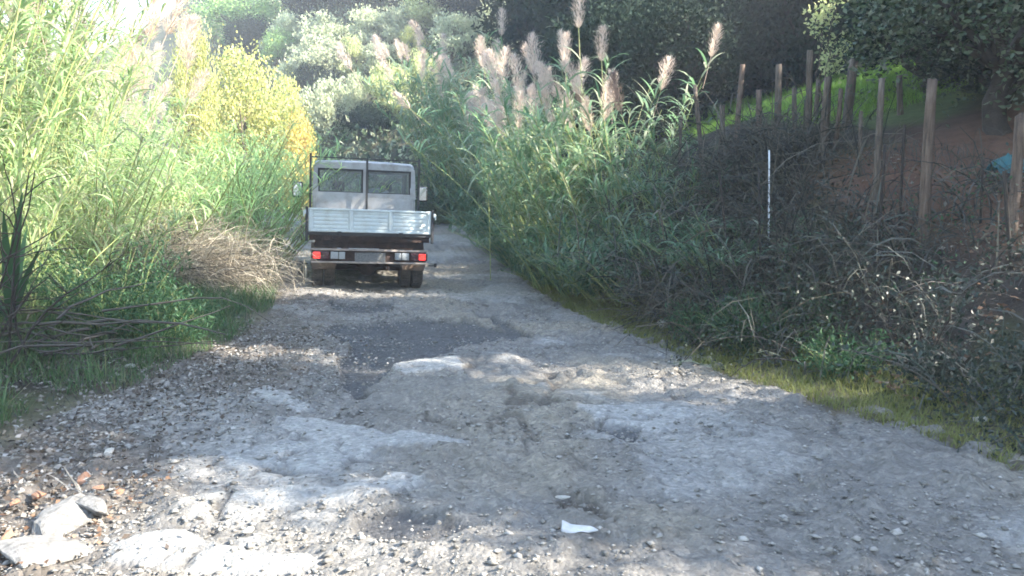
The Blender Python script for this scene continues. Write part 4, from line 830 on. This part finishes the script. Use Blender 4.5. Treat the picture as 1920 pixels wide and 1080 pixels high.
# dry grass heap
thicket(660, 'dry_grass_heap', 'heap of sunlit dry grass and twigs spilling towards the road', 'dry grass', -5.35, 12.8, 0.85, 0.8, 0.95, 560, 6500, 0, 'dry', rot=0.3, bl=0.8, bw=0.010, lean=-0.5, elev=(0.3, 1.1), droop=(0.8, 1.9), srad=0.005, stem='dry_twig' if 'dry_twig' in M else 'twig')
thicket(661, 'dry_grass_heap', 'smaller heap of dry grass behind the green weed bush', 'dry grass', -5.9, 11.9, 0.9, 0.8, 0.95, 420, 4500, 0, 'dry', rot=0.0, bl=0.8, bw=0.010, lean=-0.2, elev=(0.2, 1.0), droop=(0.5, 1.6), srad=0.005)
# bare dark branches and a heap of dead sticks
def sticks(seed, name, label, cat, cx, cy, rx, ry_, n, lmin, lmax, rad, elev, mat, piece, zmax=0.4):
    rng = np.random.default_rng(seed); o = Vector((cx, cy, Hf(cx, cy))); t = thing(name, label, cat, o)
    P = area_pts(rng, n, cx, cy, rx, ry_); P[:, 2] += rng.uniform(0.02, zmax, n)
    pts = arcs(P, rng.uniform(0, 2 * math.pi, n), rng.uniform(*elev, n), rng.uniform(lmin, lmax, n), rng.uniform(-0.2, 0.5, n), rng, 7, 0.09)
    for q in range(n):
        V, F = tubes(pts[q:q + 1] - np.array(o), np.linspace(1, 0.35, 7)[None] * rad * rng.uniform(0.6, 1.7), 5); link(piece, mesh_np(piece, V, F, M[mat], True), t)
    return t
sticks(670, 'stick_heap', 'heap of dead sticks lying at the foot of the reeds', 'sticks', -4.3, 6.9, 0.9, 0.8, 60, 0.6, 1.7, 0.010, (-0.1, 0.35), 'twig', 'stick', 0.45)
rng = np.random.default_rng(671); bx0, by0 = -4.25, 6.35; t = thing('bare_shrub', 'bare shrub of dark crooked branches before the bright reeds', 'shrub', (bx0, by0, Hf(bx0, by0)))
tips = []
for q in range(9):
    pt = arcs(np.array([[rng.normal(0, 0.15), rng.normal(0, 0.15), -0.05]]), np.array([rng.uniform(0, 6.28)]), np.array([rng.uniform(0.9, 1.45)]), np.array([rng.uniform(1.0, 1.9)]), np.array([rng.uniform(0, 0.6)]), rng, 8, 0.10)
    subs = [pt]; rads = [np.linspace(0.013, 0.004, 8)[None]]
    for _ in range(6):
        kk = rng.integers(2, 7); s2 = arcs(pt[:, kk], np.array([rng.uniform(0, 6.28)]), np.array([rng.uniform(0.0, 1.1)]), np.array([rng.uniform(0.35, 0.9)]), np.array([rng.uniform(-0.2, 0.7)]), rng, 8, 0.12); subs.append(s2); rads.append(np.linspace(0.006, 0.002, 8)[None])
    V, F = tubes(np.concatenate(subs), np.concatenate(rads), 5); link('branch', mesh_np('branch', V, F, M['bark_dark'], True), t)
# big blurred dark-blue leaf blades at the picture edge: agave-like shaded leaves
for q in range(9):
    V, F, _ = ribbons(np.array([[0.0, 0, 0]]), np.array([rng.uniform(0, 6.28)]), np.array([rng.uniform(0.9, 1.4)]), np.array([rng.uniform(0.8, 1.3)]), np.array([0.09]), np.array([rng.uniform(0.1, 0.6)]), 6)
    if q == 0: ag = thing('spiky_plant', 'spiky blue-green plant at the picture edge beside the bare branches', 'plant', (at(15, 520, 6.9).x, 6.9, Hf(at(15, 520, 6.9).x, 6.9) + 0.25))
    link('blade', mesh_np('blade', V, F, M['weed']), ag)

# ------------------------------------------------------------------ grass and litter (uncountable)
def grass(name, seed, n, region, length, width, mat, label=None, elev=(0.8, 1.5), K=3):
    rng = np.random.default_rng(seed); x, y = region(rng, n); P = np.stack([x, y, H(x, y) - 0.02], 1)
    V, F, _ = ribbons(P, rng.uniform(0, 6.28, len(x)), rng.uniform(*elev, len(x)), length * rng.uniform(0.5, 1.4, len(x)), width * rng.uniform(0.6, 1.4, len(x)), rng.uniform(0.2, 1.6, len(x)), K)
    o = link(name, mesh_np(name, V, F, M[mat])); tag(o, label, 'grass', kind='stuff')
def strip_left(s0, s1, y0, y1, pw=1.0, thr=0.0):
    def f(rng, n):
        y = y0 + (y1 - y0) * rng.uniform(0, 1, n) ** pw; s = rng.uniform(s0, s1, n); x = edge_l(y) - s
        k = fbm(x * 1.6, y * 1.6, 301, 3) + 0.25 * np.minimum(s, 1) > thr; return x[k], y[k]
    return f
def strip_right(s0, s1, y0, y1, pw=1.0, thr=0.0, seed=302):
    def f(rng, n):
        y = y0 + (y1 - y0) * rng.uniform(0, 1, n) ** pw; s = rng.uniform(s0, s1, n); x = edge_r(y) + s
        k = fbm(x * 1.6, y * 1.6, seed, 3) > thr; return x[k], y[k]
    return f
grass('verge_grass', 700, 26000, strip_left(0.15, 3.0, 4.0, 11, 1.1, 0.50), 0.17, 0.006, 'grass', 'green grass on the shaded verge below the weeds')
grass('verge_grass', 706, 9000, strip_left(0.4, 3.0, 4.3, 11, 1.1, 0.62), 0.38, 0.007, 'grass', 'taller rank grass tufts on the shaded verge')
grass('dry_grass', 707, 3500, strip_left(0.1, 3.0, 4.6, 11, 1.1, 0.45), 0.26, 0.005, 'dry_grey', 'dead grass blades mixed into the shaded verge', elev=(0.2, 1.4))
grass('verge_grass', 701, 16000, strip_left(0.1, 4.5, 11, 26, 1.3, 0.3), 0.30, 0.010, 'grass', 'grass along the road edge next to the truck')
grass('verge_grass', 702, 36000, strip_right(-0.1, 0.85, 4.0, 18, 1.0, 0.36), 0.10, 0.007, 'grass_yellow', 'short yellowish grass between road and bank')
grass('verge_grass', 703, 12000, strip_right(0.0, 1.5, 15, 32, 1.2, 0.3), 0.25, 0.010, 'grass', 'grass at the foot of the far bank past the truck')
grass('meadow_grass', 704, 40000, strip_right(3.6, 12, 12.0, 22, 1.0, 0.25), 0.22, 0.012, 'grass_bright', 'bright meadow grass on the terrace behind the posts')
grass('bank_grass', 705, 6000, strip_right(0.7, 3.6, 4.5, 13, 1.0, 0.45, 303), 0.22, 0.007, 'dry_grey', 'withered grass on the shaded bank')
def litter(name, seed, n, region, size, mat, label, hfun=None, lift=0.012):
    rng = np.random.default_rng(seed); x, y = region(rng, n); z = (hfun or H)(x, y) + lift; N = len(x)
    d = np.stack([rng.normal(size=N), rng.normal(size=N), rng.normal(0, 0.25, N)], 1)
    V, F = cards(np.stack([x, y, z], 1), d, size * rng.uniform(0.5, 1.5, N), size * 0.6 * rng.uniform(0.5, 1.5, N), rng)
    tag(link(name, mesh_np(name, V, F, M[mat])), label, 'litter', kind='stuff')
litter('leaf_litter', 720, 3800, strip_right(0.5, 3.2, 3.5, 12), 0.05, 'dead_leaf', 'dead leaves scattered over the shaded bank', lift=0.03)
def left_edge(rng, n):
    y = rng.uniform(2.6, 9, n); s = rng.normal(-0.25, 0.45, n); return edge_l(y) - s, y
litter('leaf_litter', 722, 5000, strip_left(-0.1, 2.4, 3.2, 10), 0.036, 'chips', 'dead leaves lying in the verge grass', lift=0.03)
litter('leaf_litter', 721, 7000, left_edge, 0.036, 'chips', 'dead leaves and chips along the road edge by the grass', road_h)

# ------------------------------------------------------------------ stones
def stone_mesh(seed, flat=0.6, sub=2, mat='stone', jit=0.22):
    rng = np.random.default_rng(seed); bm = bmesh.new(); npt = {1: 11, 2: 14, 3: 20, 4: 20}[sub]
    for _ in range(npt):
        d = rng.normal(size=3); d /= np.linalg.norm(d); d *= rng.uniform(0.75, 1.05); bm.verts.new((d[0], d[1] * 0.8, d[2] * flat))
    bmesh.ops.convex_hull(bm, input=bm.verts)
    for v in [v for v in bm.verts if not v.link_faces]: bm.verts.remove(v)
    if sub > 2:
        bmesh.ops.bevel(bm, geom=list(bm.edges), offset=0.05, segments=1, affect='EDGES')
        bmesh.ops.triangulate(bm, faces=list(bm.faces))
        for _ in range(sub - 2):
            bmesh.ops.subdivide_edges(bm, edges=[e for e in bm.edges if e.calc_length() > 0.14], cuts=1, use_grid_fill=True); bmesh.ops.triangulate(bm, faces=list(bm.faces))
        for v in bm.verts:
            p = v.co; k = 1 + 0.22 * (float(fbm(p.x * 3 + p.z * 2.7 + 9, p.y * 3 + p.z * 1.9 + 9, seed, 4)) - 0.5); v.co = p * k
    bmesh.ops.recalc_face_normals(bm, faces=list(bm.faces))
    me = bpy.data.meshes.new('stone'); bm.to_mesh(me); bm.free(); me.materials.append(M[mat]); return me
rng = np.random.default_rng(740)
def road_pts(rng, n, y0=2.4, y1=14, pw=1.5):
    y = y0 + (y1 - y0) * rng.uniform(0, 1, n) ** pw; u = rng.beta(0.8, 0.9, n); l = edge_l(y); r_ = edge_r(y); x = l + (r_ - l) * u
    k = fbm(x * 1.3, y * 1.3, 310, 3) + 0.3 * (u < 0.3) > rng.uniform(0.3, 0.75, n); return x[k], y[k]
x, y = road_pts(rng, 48000); ii = np.clip(np.searchsorted(ry, y), 0, rn - 1); jj = np.clip(np.round(((x - RXL[ii, 0]) / (RXR[ii, 0] - RXL[ii, 0]) + 0.09) / 1.18 * (rm - 1)).astype(int), 0, rm - 1); kk = rng.uniform(size=len(x)) > 0.85 * np.maximum(pale, dark * 0.7)[ii, jj]; x, y = x[kk], y[kk]; n = len(x); s = 0.006 * np.exp(rng.normal(0, 0.55, n)) + 0.002; s = np.minimum(s, 0.028)
oct_v = np.array([[1, 0, 0], [0, 1, 0], [-1, 0, 0], [0, -1, 0], [0, 0, 0.8], [0, 0, -0.6]], float); oct_f = np.array([[0, 1, 4], [1, 2, 4], [2, 3, 4], [3, 0, 4], [1, 0, 5], [2, 1, 5], [3, 2, 5], [0, 3, 5]])
V = oct_v[None] * (1 + rng.uniform(-0.35, 0.35, (n, 6, 1))) * s[:, None, None] * np.stack([rng.uniform(0.8, 1.6, n), rng.uniform(0.7, 1.2, n), rng.uniform(0.5, 0.9, n)], 1)[:, None]
a = rng.uniform(0, 6.28, n); ca, sa = np.cos(a)[:, None], np.sin(a)[:, None]; V = np.stack([V[..., 0] * ca - V[..., 1] * sa, V[..., 0] * sa + V[..., 1] * ca, V[..., 2]], -1)
V += np.stack([x, y, road_h(x, y) + s * 0.25], 1)[:, None]
F = (oct_f[None] + (np.arange(n) * 6)[:, None, None]).reshape(-1, 3)
tag(link('gravel', mesh_np('gravel', V.reshape(-1, 3), F, M['stone'])), 'loose gravel strewn over the broken road', 'gravel', kind='stuff')
SM = [stone_mesh(750 + q, rng.uniform(0.35, 0.6), 1, jit=0.4) for q in range(6)]
x, y = road_pts(rng, 420, 2.7, 9, 1.2)
for q in range(min(170, len(x))):
    s = float(rng.uniform(0.011, 0.026)); o = link('loose_stone', SM[q % 6], None, (x[q], y[q], float(road_h(x[q:q+1], y[q:q+1])[0]) + s * 0.15), (rng.normal(0, 0.15), rng.normal(0, 0.15), rng.uniform(0, 6.28)), s)
    tag(o, 'small grey stone lying loose on the broken road', 'stone', 'loose stones on the road')
def stone_at(px, py, size, label, mat='pale_stone', flat=0.6, seed=0, name='stone', cat='stone', lift=0.2, group=None, rot=None, sx_=1.3):
    xx, yy, zz = on_ground(px, py); o = link(name, stone_mesh(800 + seed, flat, 4, mat), None, (xx, yy, zz + size * lift * flat), rot or (0.1, 0.1, seed), (size * sx_, size, size)); return tag(o, label, cat, group)
stone_at(1245, 612, 0.13, 'pale boulder lying at the verge beside the green weeds', seed=1)
stone_at(1276, 632, 0.06, 'small pale stone just in front of the verge boulder', seed=2)
stone_at(1055, 935, 0.035, 'flat pale stone by the muddy dip in the road', seed=3, flat=0.4)
stone_at(1140, 985, 0.035, 'flat grey stone beyond the white paper scrap', seed=4, flat=0.35, mat='stone')
stone_at(205, 852, 0.05, 'flat bluish stone among dead leaves at the road edge', seed=5, flat=0.3)
stone_at(1840, 795, 0.05, 'pale stone on the shaded verge grass', seed=6)
stone_at(465, 1000, 0.03, 'small white stone near the sunlit strip of road', seed=7)
stone_at(245, 688, 0.07, 'pale flat stone in the verge grass', seed=8, flat=0.35)
# rubble mound at the near corner
stone_at(125, 975, 0.17, 'large pale lump of broken concrete at the near road corner', 'concrete', 0.42, 11, 'concrete_lump', 'rubble', 0.0)
stone_at(172, 965, 0.09, 'smaller grey concrete piece leaning on the pale lump', 'concrete', 0.6, 12, 'concrete_lump', 'rubble', 0.5)
stone_at(60, 1050, 0.20, 'sunlit slab of broken concrete at the picture corner', 'concrete', 0.22, 13, 'concrete_lump', 'rubble', 0.0)
BRK = [stone_mesh(770 + q, 0.45, 2, 'brick', 0.35) for q in range(3)]
for q, (px, py, sc, lab) in enumerate([(157, 905, 0.9, 'orange brick piece on top of the rubble'), (70, 935, 0.8, 'sunlit orange brick piece beside the pale concrete lump'), (185, 925, 0.7, 'reddish brick piece right behind the grey concrete piece'), (28, 950, 0.6, 'orange brick piece by the picture edge'), (225, 928, 0.6, 'small brown brick piece at the end of the rubble'), (12, 1020, 0.8, 'orange brick piece at the picture corner')]):
    xx, yy, zz = on_ground(px, py); tag(link('brick_piece', BRK[q % 3], None, (xx, yy, zz + 0.015), (rng.normal(0, 0.3), rng.normal(0, 0.3), rng.uniform(0, 3)), sc * 0.055), lab, 'brick', 'brick pieces in the rubble')
x = rng.uniform(-2.75, -1.75, 500); y = rng.uniform(2.9, 4.2, 500)
litter('rubble_chips', 745, 500, lambda r_, n_: (x, y), 0.028, 'dead_leaf', 'leaf and chip litter around the rubble', road_h, 0.02)
# scrap of paper
xx, yy, zz = on_ground(1078, 1003); xs = np.linspace(-0.058, 0.058, 9); gp = []
for v in np.linspace(0, 1, 4):
    for u in xs: gp.append((u + 0.05 * v * (u > 0), 0.05 * (v - 0.5) * (1 - (max(u, 0) / 0.09) ** 1.2), 0.012 + 0.025 * v * math.exp(-((u + 0.05) / 0.05) ** 2) + 0.006 * math.sin(u * 70)))
F = [[r * 9 + q, r * 9 + q + 1, (r + 1) * 9 + q + 1, (r + 1) * 9 + q] for r in range(3) for q in range(8)]
pm = mesh_np('paper_scrap', gp, F, M['paper'], True); po = link('paper_scrap', pm, None, (xx, yy, float(road_h(np.array([xx]), np.array([yy]))[0]) + 0.01), (0.2, 0, -0.15)); sm_ = po.modifiers.new('thickness', 'SOLIDIFY'); sm_.thickness = 0.001
tag(po, 'crumpled scrap of white paper lying on the road', 'paper')

# ------------------------------------------------------------------ posts, stakes and poles on the bank
def post_mesh(seed, r, h, mat, bend=0.02, m=9):
    rng = np.random.default_rng(seed); K = 9; z = np.linspace(-0.35, h, K); a = np.arange(m) * 2 * math.pi / m
    lob = 1 + 0.12 * rng.normal(size=m)[None] + 0.05 * rng.normal(size=(K, m)); rr = r * np.linspace(1.1, 0.92, K)[:, None] * np.clip(lob, 0.7, 1.3)
    cx = bend * np.sin(np.linspace(0, 3, K) + rng.uniform(0, 3)); cy_ = bend * np.sin(np.linspace(0, 2.5, K) + rng.uniform(0, 3)); zz = z[:, None] + np.where(np.arange(K)[:, None] == K - 1, rng.normal(0, r * 0.25, m)[None], 0)
    V = np.stack([cx[:, None] + rr * np.cos(a), cy_[:, None] + rr * np.sin(a), zz], -1).reshape(-1, 3)
    i = np.arange(m); j = (i + 1) % m; F = [np.stack([k * m + i, k * m + j, (k + 1) * m + j, (k + 1) * m + i], 1) for k in range(K - 1)]
    V = np.r_[V, [[cx[-1], cy_[-1], h + r * 0.05]]]; c_ = len(V) - 1; F.append(np.stack([(K - 1) * m + i, (K - 1) * m + j, np.full(m, c_), np.full(m, c_)], 1))
    bm = bmesh.new(); vs = [bm.verts.new(v) for v in V]
    for f in np.concatenate(F):
        u = list(dict.fromkeys(f.tolist())); bm.faces.new([vs[q] for q in u])
    me = bpy.data.meshes.new('post'); bm.to_mesh(me); bm.free(); me.materials.append(M[mat])
    for p in me.polygons: p.use_smooth = True
    return me
GP = 'wooden posts standing on the bank'
POSTS = [
 (1303, 158, 13.2, 10, 'post', -0.10, 'slim leaning wooden post standing farthest along the row, before the dark wood'),
 (1353, 197, 12.6, 12, 'post', 0.0, 'shortest weathered post next to the slim leaning one'),
 (1391, 121, 12.4, 12, 'post_red', 0.02, 'sunlit reddish post before the bright meadow, second tallest'),
 (1421, 169, 12.0, 12, 'post_red', -0.03, 'knobbly post between two sunlit posts'),
 (1461, 121, 11.8, 13, 'post', 0.02, 'sunlit post with a bright edge, next to the tallest'),
 (1493, 164, 11.4, 10, 'post', 0.0, 'thin grey post right beside the tallest post'),
 (1520, 94, 11.2, 14, 'post', 0.015, 'tallest post of the row, brightly sunlit along one edge'),
 (1555, 145, 10.2, 16, 'post', 0.02, 'thick grey post just after the tallest one'),
 (1573, 167, 10.4, 10, 'post_red', 0.04, 'thin leaning post touching the thick grey one'),
 (1597, 110, 11.4, 17, 'post', 0.02, 'thick dark post under the oak crown'),
 (1616, 208, 9.4, 9, 'post', 0.0, 'thin short post before the thick dark one'),
 (1657, 147, 8.6, 14, 'post', 0.02, 'grey post next to the thin black stake'),
 (1690, 141, 11.6, 14, 'post', -0.02, 'shaded post standing back under the oak leaves'),
 (1751, 149, 7.7, 20, 'post_red', 0.02, 'thickest brown post in front of the reddish soil'),
 (1907, 216, 6.9, 24, 'post_red', -0.03, 'broad brown post at the picture edge by the turquoise tarpaulin'),
 (1532, 150, 12.6, 11, 'post', 0.0, 'dim post half hidden behind the tallest one'),
 (1277, 217, 13.4, 7, 'post', 0.05, 'little post near the brownish plumes'),
]
for q, (px, yt, d, w, mt, tilt, lab) in enumerate(POSTS):
    tp = at(px, yt, d); zb_ = Hf(tp.x, d); o = link('wooden_post', post_mesh(850 + q, 0.86 * w / FPX * d / 2, tp.z - zb_, mt), None, (tp.x - math.sin(tilt) * (tp.z - zb_), d, zb_), (0, tilt, q)); o.rotation_euler = (Matrix.Rotation(tilt, 3, 'Y') @ Matrix.Rotation(q, 3, 'Z')).to_euler(); tag(o, lab, 'post', GP)
for q, (px, yt, yb2, d, w, tilt, mt, name, lab) in enumerate([
 (1697, 234, 380, 8.2, 5, 0.0, 'stake', 'metal_stake', 'thin black stake beside the grey post'), (1736, 253, 400, 7.8, 6, 0.01, 'stake', 'metal_stake', 'thin black stake against the thickest brown post'),
 (1884, 319, 440, 6.6, 8, 0.14, 'stake', 'metal_stake', 'leaning black stake before the turquoise tarpaulin'), (1349, 321, 470, 9.0, 5, 0.12, 'stake', 'metal_stake', 'leaning dark stake in the withered vines'),
 (1424, 318, 480, 8.6, 5, 0.04, 'stake', 'metal_stake', 'dark upright stake near the white pole'), (1660, 271, 420, 7.6, 6, -0.03, 'stake', 'metal_stake', 'dark stake below the grey post'),
 (1442, 282, 372, 9.3, 4, 0.02, 'white_pole', 'white_pole', 'thin white pole sticking out of the dry tangle'), (1845, 300, 420, 7.4, 5, 0.0, 'stake', 'metal_stake', 'thin dark stake between the two brown posts')]):
    tp = at(px, yt, d); bt = at(px, yb2, d); zb_ = min(Hf(tp.x, d), bt.z) - 0.1; h = tp.z - zb_
    o = link(name, post_mesh(880 + q, w / FPX * d / 2, h, mt, 0.006, 7), None, (tp.x + math.sin(tilt) * h, d, zb_)); o.rotation_euler = (0, -tilt, 0); tag(o, lab, 'stake' if 'stake' in name else 'pole', 'thin stakes on the bank' if 'stake' in name else None)
# long leaning dry cane at the foot of the reeds
p0 = Vector(on_ground(990, 528)); p1 = at(1030, 455, p0.y + 0.5); pts = np.array([[np.array(p0) * (1 - t_) + np.array(p1) * t_ + np.array([0, 0, 0.04 * math.sin(3 * t_)]) for t_ in np.linspace(-0.05, 1, 8)]])
V, F = tubes(pts - np.array(p0), np.linspace(0.012, 0.006, 8)[None], 6); tag(link('dry_cane', mesh_np('dry_cane', V, F, M['dry']), None, p0), 'broken yellow cane leaning at the road edge below the reeds', 'cane')
# turquoise tarpaulin bundled on the terrace
cx, cy_ = at(1893, 330, 8.0).x, 8.0; bm = bmesh.new(); bmesh.ops.create_grid(bm, x_segments=26, y_segments=14, size=1.0)
for v in bm.verts:
    u, w = v.co.x, v.co.y; n_ = float(fbm(np.array([u * 2.2 + 5]), np.array([w * 2.2]), 950, 4)[0]); n3 = float(fbm(np.array([u * 6 + 5]), np.array([w * 6]), 951, 3)[0])
    v.co = Vector((u * 0.22, w * 0.12, 0.13 * (1 - abs(w) ** 2) * (0.5 + n_) * (1 - 0.5 * u * u) + 0.10 * (n3 - 0.5)))
me = bpy.data.meshes.new('tarpaulin'); bm.to_mesh(me); bm.free(); me.materials.append(M['tarp']); o = link('tarpaulin', me, None, (cx, cy_, Hf(cx, cy_) + 0.05), (0.1, 0, 0.15)); o.modifiers.new('thickness', 'SOLIDIFY').thickness = 0.004
tag(o, 'crumpled turquoise tarpaulin lying by the broad brown post', 'tarpaulin')

# ------------------------------------------------------------------ haze volume added to stand in for windscreen glare
bm = bmesh.new(); bev_box(bm, 0, 150, 40, 700, 500, 90); me = bpy.data.meshes.new('haze'); bm.to_mesh(me); bm.free()
hm = bpy.data.materials.new('glare_haze'); hm.use_nodes = True; hn = hm.node_tree
for n_ in list(hn.nodes):
    if n_.type == 'BSDF_PRINCIPLED': hn.nodes.remove(n_)
pv = hn.nodes.new('ShaderNodeVolumePrincipled'); pv.inputs['Color'].default_value = (0.85, 0.92, 1.0, 1); pv.inputs['Density'].default_value = 0.003; pv.inputs['Anisotropy'].default_value = 0.2
hn.links.new(pv.outputs[0], hn.nodes['Material Output'].inputs['Volume']); me.materials.append(hm); tag(link('haze', me), kind='stuff')
